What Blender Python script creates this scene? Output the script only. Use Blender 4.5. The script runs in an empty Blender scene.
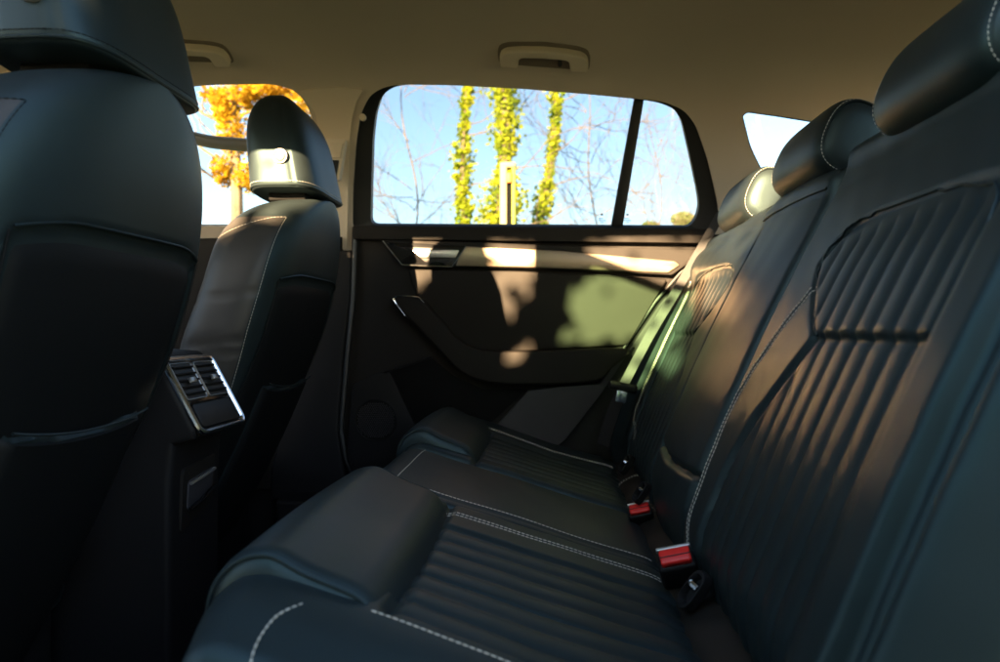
import bpy, bmesh, math, random
import numpy as np
from mathutils import Vector, Matrix, geometry
random.seed(7)
C = bpy.context.scene.collection
PI = math.pi

# ------------------------------------------------------------------ camera model
# metres; camera at the origin outside the open near rear door, +y runs across the car, -x is the front of the car
F = 700.0; YAW = math.atan(48 / F)
def ray(px, py):
    fx, fy = -math.sin(YAW), math.cos(YAW); rx, ry = math.cos(YAW), math.sin(YAW)
    u = (px - 500) / F; w = (331 - py) / F
    return Vector((fx + rx * u, fy + ry * u, w))
def atY(px, py, y):
    d = ray(px, py); return d * (y / d.y)
def atX(px, py, x):
    d = ray(px, py); return d * (x / d.x)

# ------------------------------------------------------------------ materials
def newmat(name):
    m = bpy.data.materials.new(name); m.use_nodes = True
    nt = m.node_tree; b = nt.nodes['Principled BSDF']
    return m, nt, b
def mat(name, col, rough=.5, metal=0., spec=.5, bump=None, vary=0., coat=0., sheen=0., rvar=0., vscale=6.):
    m, nt, b = newmat(name)
    b.inputs['Base Color'].default_value = (*col, 1)
    b.inputs['Roughness'].default_value = rough
    b.inputs['Metallic'].default_value = metal
    b.inputs['Specular IOR Level'].default_value = spec
    b.inputs['Coat Weight'].default_value = coat
    if sheen:
        b.inputs['Sheen Weight'].default_value = sheen
        b.inputs['Sheen Roughness'].default_value = .45
    tc = nt.nodes.new('ShaderNodeTexCoord')
    if vary or rvar:
        n = nt.nodes.new('ShaderNodeTexNoise'); n.inputs['Scale'].default_value = vscale; n.inputs['Detail'].default_value = 5
        nt.links.new(tc.outputs['Object'], n.inputs['Vector'])
    if vary:
        mr = nt.nodes.new('ShaderNodeMapRange'); mr.inputs[1].default_value = .25; mr.inputs[2].default_value = .75
        mr.inputs[3].default_value = 1 - vary; mr.inputs[4].default_value = 1 + vary
        mx = nt.nodes.new('ShaderNodeVectorMath'); mx.operation = 'SCALE'; mx.inputs[0].default_value = col
        nt.links.new(n.outputs[0], mr.inputs[0]); nt.links.new(mr.outputs[0], mx.inputs['Scale'])
        nt.links.new(mx.outputs[0], b.inputs['Base Color'])
    if rvar:
        mr2 = nt.nodes.new('ShaderNodeMapRange'); mr2.inputs[1].default_value = .25; mr2.inputs[2].default_value = .75
        mr2.inputs[3].default_value = rough - rvar; mr2.inputs[4].default_value = rough + rvar
        nt.links.new(n.outputs[0], mr2.inputs[0]); nt.links.new(mr2.outputs[0], b.inputs['Roughness'])
    if bump:
        kind, scale, strength, dist = bump
        if kind == 'grain':
            t = nt.nodes.new('ShaderNodeTexVoronoi'); t.feature = 'DISTANCE_TO_EDGE'; t.inputs['Scale'].default_value = scale
            out = t.outputs[0]
        else:
            t = nt.nodes.new('ShaderNodeTexNoise'); t.inputs['Scale'].default_value = scale; t.inputs['Detail'].default_value = 4
            out = t.outputs[0]
        nt.links.new(tc.outputs['Object'], t.inputs['Vector'])
        bp = nt.nodes.new('ShaderNodeBump'); bp.inputs['Strength'].default_value = strength; bp.inputs['Distance'].default_value = dist
        nt.links.new(out, bp.inputs['Height'])
        if kind == 'grain':
            t2 = nt.nodes.new('ShaderNodeTexNoise'); t2.inputs['Scale'].default_value = 22; t2.inputs['Detail'].default_value = 3
            nt.links.new(tc.outputs['Object'], t2.inputs['Vector'])
            b2 = nt.nodes.new('ShaderNodeBump'); b2.inputs['Strength'].default_value = .10; b2.inputs['Distance'].default_value = .002
            nt.links.new(t2.outputs[0], b2.inputs['Height']); nt.links.new(b2.outputs[0], bp.inputs['Normal'])
        nt.links.new(bp.outputs[0], b.inputs['Normal'])
    return m
def glassmat(name, tint, refl=.06):
    m = bpy.data.materials.new(name); m.use_nodes = True; nt = m.node_tree; nt.nodes.clear()
    o = nt.nodes.new('ShaderNodeOutputMaterial'); t = nt.nodes.new('ShaderNodeBsdfTransparent'); g = nt.nodes.new('ShaderNodeBsdfGlossy')
    t.inputs[0].default_value = (*tint, 1); g.inputs['Roughness'].default_value = .02
    lw = nt.nodes.new('ShaderNodeLayerWeight'); lw.inputs[0].default_value = .5
    pw = nt.nodes.new('ShaderNodeMath'); pw.operation = 'POWER'; pw.inputs[1].default_value = 4.5; nt.links.new(lw.outputs['Facing'], pw.inputs[0])
    fr = nt.nodes.new('ShaderNodeMath'); fr.operation = 'MULTIPLY_ADD'; fr.inputs[1].default_value = .8; fr.inputs[2].default_value = .05; nt.links.new(pw.outputs[0], fr.inputs[0])
    mx = nt.nodes.new('ShaderNodeMixShader'); nt.links.new(fr.outputs[0], mx.inputs[0])
    nt.links.new(t.outputs[0], mx.inputs[1]); nt.links.new(g.outputs[0], mx.inputs[2]); nt.links.new(mx.outputs[0], o.inputs[0])
    return m
M = {}
M['leather'] = mat('leather', (.0132, .0182, .0202), .47, spec=.44, bump=('grain', 650, .12, .0006), vary=.12, rvar=.05)
M['leather_smooth'] = mat('leather_smooth', (.0150, .0184, .0205), .50, spec=.42, bump=('grain', 650, .12, .0006), vary=.1, rvar=.05)
for k in ('leather', 'leather_smooth'): M[k].node_tree.nodes['Principled BSDF'].inputs['Specular Tint'].default_value = (.62, .95, 1.0, 1)
M['grey_leather'] = mat('grey_leather', (.040, .038, .036), .50, spec=.4, bump=('grain', 650, .12, .0006), vary=.1)
M['shell'] = mat('shell', (.006, .007, .008), .6, spec=.2, bump=('noise', 500, .2, .0006))
M['plastic'] = mat('plastic', (.009, .0085, .0092), .6, spec=.22, bump=('noise', 420, .35, .0008), vary=.1)
M['soft'] = mat('soft', (.0130, .0110, .0095), .66, spec=.22, bump=('grain', 420, .3, .0008), vary=.1)
M['grey_plastic'] = mat('grey_plastic', (.040, .038, .043), .6, spec=.3, bump=('noise', 420, .35, .0008), vary=.08)
M['decor'] = mat('decor', (.30, .235, .175), .30, metal=.75, vary=.08)
M['gloss'] = mat('gloss', (.01, .01, .011), .08, coat=.5)
M['chrome'] = mat('chrome', (.85, .87, .90), .22, metal=1)
M['silver'] = mat('silver', (.5, .5, .5), .3, metal=.8)
M['rubber'] = mat('rubber', (.012, .013, .014), .5)
M['pocket'] = mat('pocket', (.003, .003, .003), .8, spec=.2)  # near-black, carries the shade of the door pocket cavity
M['yellow'] = mat('yellow', (.42, .46, .08), .7)
M['stitch'] = mat('stitch', (.46, .44, .39), .7)
M['lining'] = mat('lining', (.56, .485, .40), .95, spec=.15, bump=('noise', 900, .5, .0008), vary=.04, vscale=3)
M['lining_plastic'] = mat('lining_plastic', (.66, .57, .45), .55, bump=('noise', 500, .2, .0005))
M['lining_shade'] = mat('lining_shade', (.20, .16, .12), .9)  # darkened lining colour for the shadow round the grab handles
M['carpet'] = mat('carpet', (.012, .012, .014), .95, spec=.1, bump=('noise', 350, 1., .004), vary=.3, vscale=60)
M['webbing'] = mat('webbing', (.040, .040, .041), .7, bump=('noise', 700, .8, .001), vary=.2, vscale=400)
M['red'] = mat('red', (.75, .025, .02), .35)
M['body'] = mat('body', (.03, .03, .035), .4)
M['button'] = mat('button', (.16, .15, .14), .4)
M['tint'] = glassmat('tint', (.335, .345, .345))
M['clear'] = glassmat('clear', (.50, .52, .51))
M['green_tint'] = glassmat('green_tint', (.54, .97, .66))
M['concrete'] = mat('concrete', (.50, .45, .26), .85, bump=('noise', 60, .5, .003), vary=.15)
M['dark_metal'] = mat('dark_metal', (.02, .02, .02), .5)
M['orange'] = mat('orange', (.8, .2, .03), .5)
M['grass'] = mat('grass', (.07, .10, .03), .95, bump=('noise', 30, 1, .03), vary=.4, vscale=3)
M['bark'] = mat('bark', (.16, .13, .09), .9, bump=('noise', 40, 1, .01), vary=.3)
def leafmat(name, col, hot):
    m, nt, b = newmat(name); b.inputs['Roughness'].default_value = .55
    g = nt.nodes.new('ShaderNodeTexNoise'); tc = nt.nodes.new('ShaderNodeTexCoord'); g.inputs['Scale'].default_value = 3.5; g.inputs['Detail'].default_value = 3
    nt.links.new(tc.outputs['Object'], g.inputs['Vector'])
    cr = nt.nodes.new('ShaderNodeValToRGB'); cr.color_ramp.elements[0].position = .35; cr.color_ramp.elements[1].position = .65
    cr.color_ramp.elements[0].color = (*col, 1); cr.color_ramp.elements[1].color = (*hot, 1)
    nt.links.new(g.outputs[0], cr.inputs[0]); nt.links.new(cr.outputs[0], b.inputs['Base Color'])
    tr = nt.nodes.new('ShaderNodeBsdfTranslucent'); nt.links.new(cr.outputs[0], tr.inputs[0])
    mx = nt.nodes.new('ShaderNodeMixShader'); mx.inputs[0].default_value = .45
    o = nt.nodes['Material Output']
    nt.links.new(b.outputs[0], mx.inputs[1]); nt.links.new(tr.outputs[0], mx.inputs[2]); nt.links.new(mx.outputs[0], o.inputs[0])
    return m
M['ivy'] = leafmat('ivy', (.22, .34, .02), (.54, .58, .03))
M['autumn'] = leafmat('autumn', (.42, .24, .01), (.62, .42, .02))
M['bush'] = leafmat('bush', (.06, .11, .02), (.14, .18, .03))
M['pale_bush'] = leafmat('pale_bush', (.22, .30, .10), (.35, .40, .16))

# ------------------------------------------------------------------ object helpers
def tag(o, label=None, cat=None, group=None, kind=None):
    if label: o['label'] = label
    if cat: o['category'] = cat
    if group: o['group'] = group
    if kind: o['kind'] = kind
    return o
def empty(name, loc=(0, 0, 0)):
    o = bpy.data.objects.new(name, None); o.location = loc; o.empty_display_size = .05; C.objects.link(o); return o
def link(name, me, m, parent=None, smooth=40):
    me.materials.clear(); me.materials.append(M[m] if isinstance(m, str) else m)
    if smooth is not None:
        for p in me.polygons: p.use_smooth = True
        me.set_sharp_from_angle(angle=math.radians(smooth))
    o = bpy.data.objects.new(name, me); C.objects.link(o)
    if parent is not None:
        o.parent = parent
        # geometry is written in world metres: cancel the parents' placement
        off = Vector((0, 0, 0)); p = parent
        while p is not None: off += p.location; p = p.parent
        o.location = -off if parent.type == 'EMPTY' or True else (0, 0, 0)
    return o
def meshof(name, vs, fs):
    me = bpy.data.meshes.new(name); me.from_pydata([tuple(v) for v in vs], [], [tuple(f) for f in fs]); me.validate(); me.update(); return me
class MB:
    def __init__(s): s.v = []; s.f = []
    def add(s, vs, fs):
        b = len(s.v); s.v.extend(tuple(v) for v in vs); s.f.extend(tuple(i + b for i in f) for f in fs)
    def build(s, name, m, parent=None, smooth=40): return link(name, meshof(name, s.v, s.f), m, parent, smooth)
    def tube(s, pts, r, n=8, caps=True, r2=None):
        pts = [Vector(p) for p in pts]; vs = []; N = len(pts)
        up = None
        for i, p in enumerate(pts):
            t = (pts[min(i + 1, N - 1)] - pts[max(i - 1, 0)]).normalized()
            if up is None:
                up = Vector((0, 0, 1)) if abs(t.z) < .9 else Vector((1, 0, 0))
            a = t.cross(up)
            if a.length < 1e-6: a = t.cross(Vector((1, .1, 0)))
            a.normalize(); b_ = a.cross(t).normalized(); up = b_
            ri = r if r2 is None else r + (r2 - r) * i / (N - 1)
            if callable(r): ri = r(i / (N - 1))
            for k in range(n):
                an = 2 * PI * k / n; vs.append(p + (a * math.cos(an) + b_ * math.sin(an)) * ri)
        fs = []
        for i in range(N - 1):
            for k in range(n): fs.append((i * n + k, i * n + (k + 1) % n, (i + 1) * n + (k + 1) % n, (i + 1) * n + k))
        if caps: fs.append(tuple(range(n - 1, -1, -1))); fs.append(tuple((N - 1) * n + k for k in range(n)))
        s.add(vs, fs)
    def box(s, c, d, rot=None, bev=0., seg=3):
        bm = bmesh.new(); bmesh.ops.create_cube(bm, size=1)
        for v in bm.verts: v.co = Vector((v.co.x * d[0], v.co.y * d[1], v.co.z * d[2]))
        if bev: bmesh.ops.bevel(bm, geom=bm.edges[:], offset=bev, segments=seg, profile=.5, affect='EDGES')
        R = rot if rot is not None else Matrix.Identity(3)
        for v in bm.verts: v.co = R @ v.co + Vector(c)
        bm.verts.index_update(); s.add([v.co[:] for v in bm.verts], [[v.index for v in f.verts] for f in bm.faces]); bm.free()
def R(axis, deg): return Matrix.Rotation(math.radians(deg), 3, axis)

def slab(pts, thick, bev=.006, seg=4, out=Vector((0, -1, 0)), inset=None):
    """prism from world points (front outline); extruded away from `out`; front rim rounded; returns MB"""
    bm = bmesh.new()
    vs = [bm.verts.new(p) for p in pts]
    f = bm.faces.new(vs); f.normal_update()
    if f.normal.dot(out) < 0: f.normal_flip()
    front = set(vs)
    r = bmesh.ops.extrude_face_region(bm, geom=[f])
    nv = [g for g in r['geom'] if isinstance(g, bmesh.types.BMVert)]
    # the extruded copy becomes the back
    bmesh.ops.translate(bm, vec=-out * thick, verts=nv)
    bmesh.ops.recalc_face_normals(bm, faces=bm.faces[:])
    if bev:
        es = [e for e in bm.edges if e.verts[0] in front and e.verts[1] in front]
        bmesh.ops.bevel(bm, geom=es, offset=bev, segments=seg, profile=.5, affect='EDGES', clamp_overlap=True)
    bmesh.ops.triangulate(bm, faces=[q for q in bm.faces if len(q.verts) > 4])
    mb = MB(); bm.verts.index_update(); mb.add([v.co[:] for v in bm.verts], [[v.index for v in q.verts] for q in bm.faces]); bm.free()
    return mb
def smooth_poly(pts, n=6, closed=True):
    """Catmull-Rom through 2-D/3-D points"""
    P = [Vector(p) for p in pts]; N = len(P); out = []
    rng = range(N) if closed else range(N - 1)
    for i in rng:
        if closed: a, b, c, d = P[(i - 1) % N], P[i], P[(i + 1) % N], P[(i + 2) % N]
        else: a, b, c, d = P[max(i - 1, 0)], P[i], P[i + 1], P[min(i + 2, N - 1)]
        for k in range(n):
            t = k / n
            out.append(.5 * ((2 * b) + (c - a) * t + (2 * a - 5 * b + 4 * c - d) * t * t + (3 * b - a - 3 * c + d) * t ** 3))
    if not closed: out.append(P[-1])
    return out
def round_corners(pts, r, n=5):
    P = [Vector(p) for p in pts]; out = []; N = len(P)
    for i in range(N):
        a, b, c = P[i - 1], P[i], P[(i + 1) % N]
        u = (a - b); v = (c - b); rr = min(r, u.length * .45, v.length * .45)
        p0 = b + u.normalized() * rr; p1 = b + v.normalized() * rr
        for k in range(n + 1):
            t = k / n; out.append(p0 * (1 - t) ** 2 + b * 2 * t * (1 - t) + p1 * t * t)
    return out
def sstep(x, a, b):
    t = np.clip((x - a) / (b - a), 0, 1); return t * t * (3 - 2 * t)

# sweep of a profile (x,z) along y with rounded ends and normal displacement
class Sweep:
    def __init__(s, prof, y0, y1, r=.012, sk=.05, h=None, step=.004, yst=.004, yfun=None):
        P = np.array(prof, float); seg = np.linalg.norm(np.diff(P, axis=0), axis=1); T = np.concatenate([[0], np.cumsum(seg)])
        n = max(int(T[-1] / step), 4); t = np.linspace(0, T[-1], n)
        X = np.interp(t, T, P[:, 0]); Z = np.interp(t, T, P[:, 1])
        k = 7  # smooth corners
        ker = np.ones(k) / k
        Xp = np.pad(X, k // 2, mode='edge'); Zp = np.pad(Z, k // 2, mode='edge')
        X = np.convolve(Xp, ker, 'valid'); Z = np.convolve(Zp, ker, 'valid')
        dx = np.gradient(X); dz = np.gradient(Z); L = np.hypot(dx, dz)
        s.NX = -dz / L; s.NZ = dx / L; s.X = X; s.Z = Z; s.t = t; s.L = T[-1]
        s.y0, s.y1, s.r, s.sk, s.h = y0, y1, r, sk, h
        s.yst = yst
    def hval(s, y, t, x, z): return 0. if s.h is None else s.h(y, t, x, z)
    def mesh(s, name):
        r = s.r; ys = []; hs = []
        ys += [0, 0]; hs += [-r - s.sk, -r - s.sk * .5]
        for k in range(7):
            a = PI / 2 * k / 6; ys.append(r * (1 - math.cos(a))); hs.append(-r * (1 - math.sin(a)))
        W = s.y1 - s.y0; n = max(int((W - 2 * r) / s.yst), 2)
        mid = [r + (W - 2 * r) * k / n for k in range(1, n)]
        ysl = ys + mid + [W - y for y in reversed(ys)]; hsl = hs + [0] * len(mid) + list(reversed(hs))
        Yv = np.array(ysl) + s.y0; H = np.array(hsl)
        Yg, Xg = np.meshgrid(Yv, s.X); _, Zg = np.meshgrid(Yv, s.Z); _, Tg = np.meshgrid(Yv, s.t)
        _, NXg = np.meshgrid(Yv, s.NX); _, NZg = np.meshgrid(Yv, s.NZ)
        hh = s.hval(Yg, Tg, Xg, Zg) + H[None, :]
        PX = Xg + NXg * hh; PZ = Zg + NZg * hh
        nt, ny = Yg.shape
        vs = np.stack([PX, Yg, PZ], -1).reshape(-1, 3)
        i = np.arange(nt - 1)[:, None] * ny + np.arange(ny - 1)[None, :]
        fs = np.stack([i, i + 1, i + ny + 1, i + ny][::-1], -1).reshape(-1, 4)
        return meshof(name, vs.tolist(), fs.tolist())
    def at(s, y, t, lift=0.):
        x = np.interp(t, s.t, s.X); z = np.interp(t, s.t, s.Z); nx = np.interp(t, s.t, s.NX); nz = np.interp(t, s.t, s.NZ)
        hv = float(s.hval(np.array(y), np.array(t), np.array(x), np.array(z))) + lift
        return Vector((x + nx * hv, y, z + nz * hv)), Vector((nx, 0, nz))
    def tz(s, z, lo=0):   # arc position where the profile first reaches height z (front face)
        i = int(np.argmax(s.Z[lo:] >= z)) + lo; return s.t[i]
    def tx(s, x):
        i = int(np.argmax(s.X >= x)); return s.t[i]

def resample(pts, d):
    P = [Vector(p) for p in pts]; L = [0]
    for a, b in zip(P, P[1:]): L.append(L[-1] + (b - a).length)
    n = max(int(L[-1] / d), 1); out = []; j = 0
    for k in range(n + 1):
        t = L[-1] * k / n
        while j < len(L) - 2 and L[j + 1] < t: j += 1
        f = (t - L[j]) / max(L[j + 1] - L[j], 1e-9); out.append(P[j].lerp(P[j + 1], f))
    return out
def stitches(pts, name='stitching', parent=None, length=.0050, gap=.0014, r=.0008, m='stitch', shift=None):
    q = resample(pts, length + gap); mb = MB()
    for a, b in zip(q, q[1:]):
        d = (b - a); e = a + d * (length / (length + gap)); mid = (a + e) / 2
        mb.tube([a, mid, e], lambda t: r * (1 if .2 < t < .8 else .55), n=5)
    return mb.build(name, m, parent)
def piping(pts, r=.0022, name='piping', m='leather', parent=None):
    mb = MB(); mb.tube(resample(pts, .006), r, n=7); return mb.build(name, m, parent)
def groove(d, w): return np.exp(-(d / w) ** 2)

# ------------------------------------------------------------------ REAR SEATS
BK, BC = .45, .320           # backrest plane x = BK z + BC
# --- backrest profile from the bottom up, over the top and down the back
def back_profile(top):
    p = []
    p += [(.235, -.420), (.215, -.375), (.200, -.335), (.194, -.305)]
    for z in np.linspace(-.27, top - .035, 12): p.append((BK * z + BC, z))
    cx, cz = BK * (top - .035) + BC + .03, top - .035 - .0
    for a in np.linspace(150, 20, 8): p.append((cx + .036 * math.cos(math.radians(a)), cz + .036 * math.sin(math.radians(a))))
    p += [(cx + .02, top - .30), (cx - .06, -.42)]
    return p
RIBP = .040
def ribs(u, depth=.0038, pitch=RIBP):
    f = (u / pitch) % 1.0
    return depth * (np.abs(np.sin(PI * f)) ** .55) - depth
INZ = [-.30, -.25, -.21, -.16, -.11, -.06, -.010]
INV = [.262, .257, .256, .265, .290, .327, .365]
def back_h_out(side):
    """side = -1 near seat, +1 far seat; mirror about y = 1.2"""
    def h(y, t, x, z):
        v = (y - 1.2) * side          # 0.17 inboard ... 0.77 outboard
        v0 = v
        if side > 0: v = v + .06
        hh = .010 * np.sin(np.clip((z + .30) / .5, 0, 1) * PI)       # gentle lumbar swell
        # dished centre
        inb = np.where(z > -.010, np.interp(z, [-.010, .02, .052, .087, .115, .132, .14], [.365, .325, .288, .262, .285, .326, .38]), np.interp(z, INZ, INV))   # ribs inner border
        out = .612
        topz = .134 - .5 * np.clip(np.abs(v - .46) - .08, 0, 1) ** 1.6
        inner = sstep(v, inb - .012, inb + .012) * (1 - sstep(v, out - .012, out + .012))
        low = 1 - sstep(z, topz - .008, topz + .006)
        low = low * np.where(t < .66, 1, 0)
        panel = inner * low
        hh = hh - .006 * panel
        hh = hh + panel * (1 - sstep(z, topz - .028, topz - .004)) * sstep(v, inb, inb + .02) * ribs(v - .30, .0048 if side < 0 else .0070)
        up = sstep(z, -.014, -.002)                                 # upper ribbed pillow stands proud
        hh = hh + panel * up * .006 * (1 - sstep(z, .06, .17))
        hh = hh - .002 * groove(z + .010, .004) * inner * low
        # border creases
        hh = hh - .005 * groove(v - inb, .004) * low - .003 * groove(v - out, .005) * low
        hh = hh - .002 * groove(z - topz, .004) * inner
        v = v0
        # double seam
        hh = hh - .0018 * groove(v - (seam_in(z) if side < 0 else .605), .0035) * (1 - sstep(z, .045, .06))
        hh = hh - .011 * groove(v - .722, .006) - .011 * groove(v - .752, .007)
        # outboard bolster
        bol = sstep(v, out + .01, .68) * (1 - sstep(v, .715, .745))
        hh = hh + .030 * bol * (1 - .6 * sstep(z, .05, .22))
        hh = hh + .030 * sstep(v, .735, .752) * (1 - sstep(v, .762, .80))
        hh = hh - .020 * sstep(v, .77, .83)
        # shoulder falls away outboard
        if side < 0: hh = hh - .05 * sstep(v, .55, .80) * sstep(z, .10, .24)
        else: hh = hh + .018 * np.clip((v - .2) / .40, 0, 1) * sstep(z, .08, .16) * (1 - sstep(z, .18, .24)) - .055 * sstep(v, .62, .80) * sstep(z, .08, .22)
        # small wrinkles
        hh = hh + .0004 * np.sin(z * 83 + v * 31) * np.sin(v * 57 - z * 22) * (1 - panel)
        return hh
    return h
def seam_in(z):
    return np.interp(z, [-.32, -.28, -.25, -.20, -.15, -.098, -.055, -.012, .02, .052, .3], [.215, .198, .190, .184, .180, .185, .205, .234, .258, .287, .29])
def back_h_mid(y, t, x, z):
    v = (y - 1.2)
    hh = .010 * np.sin(np.clip((z + .30) / .5, 0, 1) * PI)
    hh = hh + .012 * (1 - (np.clip(np.abs(v + .005) / .17, 0, 1)) ** 2.5)
    hh = hh - .010 * groove(z + .225 - .06 * np.clip(np.abs(v), 0, .2), .005)      # lower edge of the fold-down armrest
    hh = hh - .006 * sstep(-z, .23, .30)
    hh = hh + .0006 * np.sin(z * 45 + v * 31) * np.sin(v * 37 - z * 22)
    return hh
cush_top = lambda x: -.222 - .30 * (x + .25)
def cush_profile(drop=0.):
    p = [(-.262, -.60), (-.285, -.45), (-.296, -.30)]
    for a in np.linspace(180, 75, 9): p.append((-.255 + .043 * math.cos(math.radians(a)), cush_top(-.25) - .046 + drop + .045 * math.sin(math.radians(a))))
    for x in np.linspace(-.215, .15, 14): p.append((x, cush_top(x) + drop))
    p += [(.175, cush_top(.175) + drop - .010), (.190, -.41), (.188, -.47)]
    return p
def cush_h(side):
    def h(y, t, x, z):
        v = (y - 1.2) * side
        top = sstep(t, .30, .42)
        inb, out = (.275, .585) if side < 0 else (.195, .52)
        pan = sstep(v, inb - .008, inb + .008) * (1 - sstep(v, out - .008, out + .008)) * sstep(x, -.150, -.132) * top * (1 - sstep(x, .16, .19))
        hh = pan * (ribs(v - inb, .0058, .044) - .003)
        hh = hh - .009 * groove(x + .142, .006) * top * (1 - sstep(v, out, out + .02))
        hh = hh - .002 * groove(v - (.215 if side < 0 else .555), .004) * top
        hh = hh + .010 * sstep(v, .40, .62) * (1 - sstep(v, .63, .74)) * top
        hh = hh - (.050 * sstep(v, .66, .78) ** 2 if side > 0 else .018 * sstep(v, .60, .70))
        hh = hh + .0005 * np.sin(x * 43 + v * 31) * np.sin(v * 37 - x * 22) * top
        hh = hh - .008 * groove(v - .6, .15) * groove(x - .02, .1)
        return hh
    return h
def cush_h_mid(y, t, x, z):
    v = y - 1.2; top = sstep(t, .30, .40)
    hh = .005 * (1 - (np.clip(np.abs(v) / .15, 0, 1)) ** 3) * top
    hh = hh - .0022 * (groove(v + .135, .004) + groove(v - .15, .004)) * top
    hh = hh + .001 * np.sin(x * 30 + v * 25) * top
    return hh

def pillow_profile():
    """thigh support roll at the front of an outer cushion"""
    p = [(-.287, -.47), (-.300, -.33)]
    for a in np.linspace(185, 80, 10): p.append((-.252 + .056 * math.cos(math.radians(a)), -.252 + .058 * math.sin(math.radians(a))))
    for x in np.linspace(-.215, -.165, 4): p.append((x, cush_top(x) + .022 - .07 * (x + .215)))
    p += [(-.150, cush_top(-.15) + .008), (-.142, cush_top(-.14) - .012), (-.142, cush_top(-.14) - .03)]
    return p

def headrest_rear(parent, yc, stitch=True):
    """roll with an oval stitched cap facing each side"""
    cx, cz = (.460, .292) if yc < 1.5 else (.458, .283)
    ang = math.radians(24)
    ax = Vector((math.sin(ang), 0, math.cos(ang))); bx = Vector((math.cos(ang), 0, -math.sin(ang)))   # up along recline / backwards
    def cross(th, sa, sb, n=2.5):
        c, s_ = math.cos(th), math.sin(th)
        return ax * (sa * (abs(s_) ** (2 / n)) * (1 if s_ >= 0 else -1)) + bx * (sb * (abs(c) ** (2 / n)) * (1 if c >= 0 else -1))
    half = .118; NN = 56
    rings = []
    # (y offset, scale) from the near cap centre to the far cap centre
    prof = [(-half - .004, .02), (-half - .004, .3), (-half - .003, .55), (-half + .000, .70), (-half + .0035, .775), (-half + .0045, .80), (-half + .0015, .82), (-half + .004, .87), (-half + .012, .93), (-half + .024, .975), (-half + .04, 1.0),
            (-.05, 1.012), (0, 1.015)]
    prof = prof + [(-a, b) for a, b in reversed(prof[:-1])]
    mb = MB(); vs = []
    for yo, sc in prof:
        for k in range(NN):
            th = 2 * PI * k / NN
            q = cross(th, .064 * sc, .052 * sc)
            vs.append((cx + q.x, yc + yo, cz + q.z))
    fs = []
    for i in range(len(prof) - 1):
        for k in range(NN): fs.append((i * NN + k, (i + 1) * NN + k, (i + 1) * NN + (k + 1) % NN, i * NN + (k + 1) % NN))
    fs.append(tuple(range(NN))); fs.append(tuple((len(prof) - 1) * NN + k for k in range(NN - 1, -1, -1)))
    mb.add(vs, fs)
    o = mb.build('headrest', 'leather', parent, 60)
    for sgn in (-1, 1):
        pts = []
        for k in range(101):
            q = cross(2 * PI * k / 100, .064 * .80, .052 * .80)
            pts.append(Vector((cx + q.x, yc + sgn * (half - .0035), cz + q.z)))
        pts2 = [Vector((p.x + (p.x - cx) * .09, yc + sgn * (half - .0015), p.z + (p.z - cz) * .09)) for p in pts]
        stitches(pts2, parent=o, length=.0038, gap=.0018, r=.00065)
    for d in (-.05, .05):
        mb = MB(); mb.tube([Vector((cx, yc + d, cz)), Vector((cx - .06, yc + d, cz - .13))], .006, n=10); mb.build('headrest_post', 'chrome', o)
    return o

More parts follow.
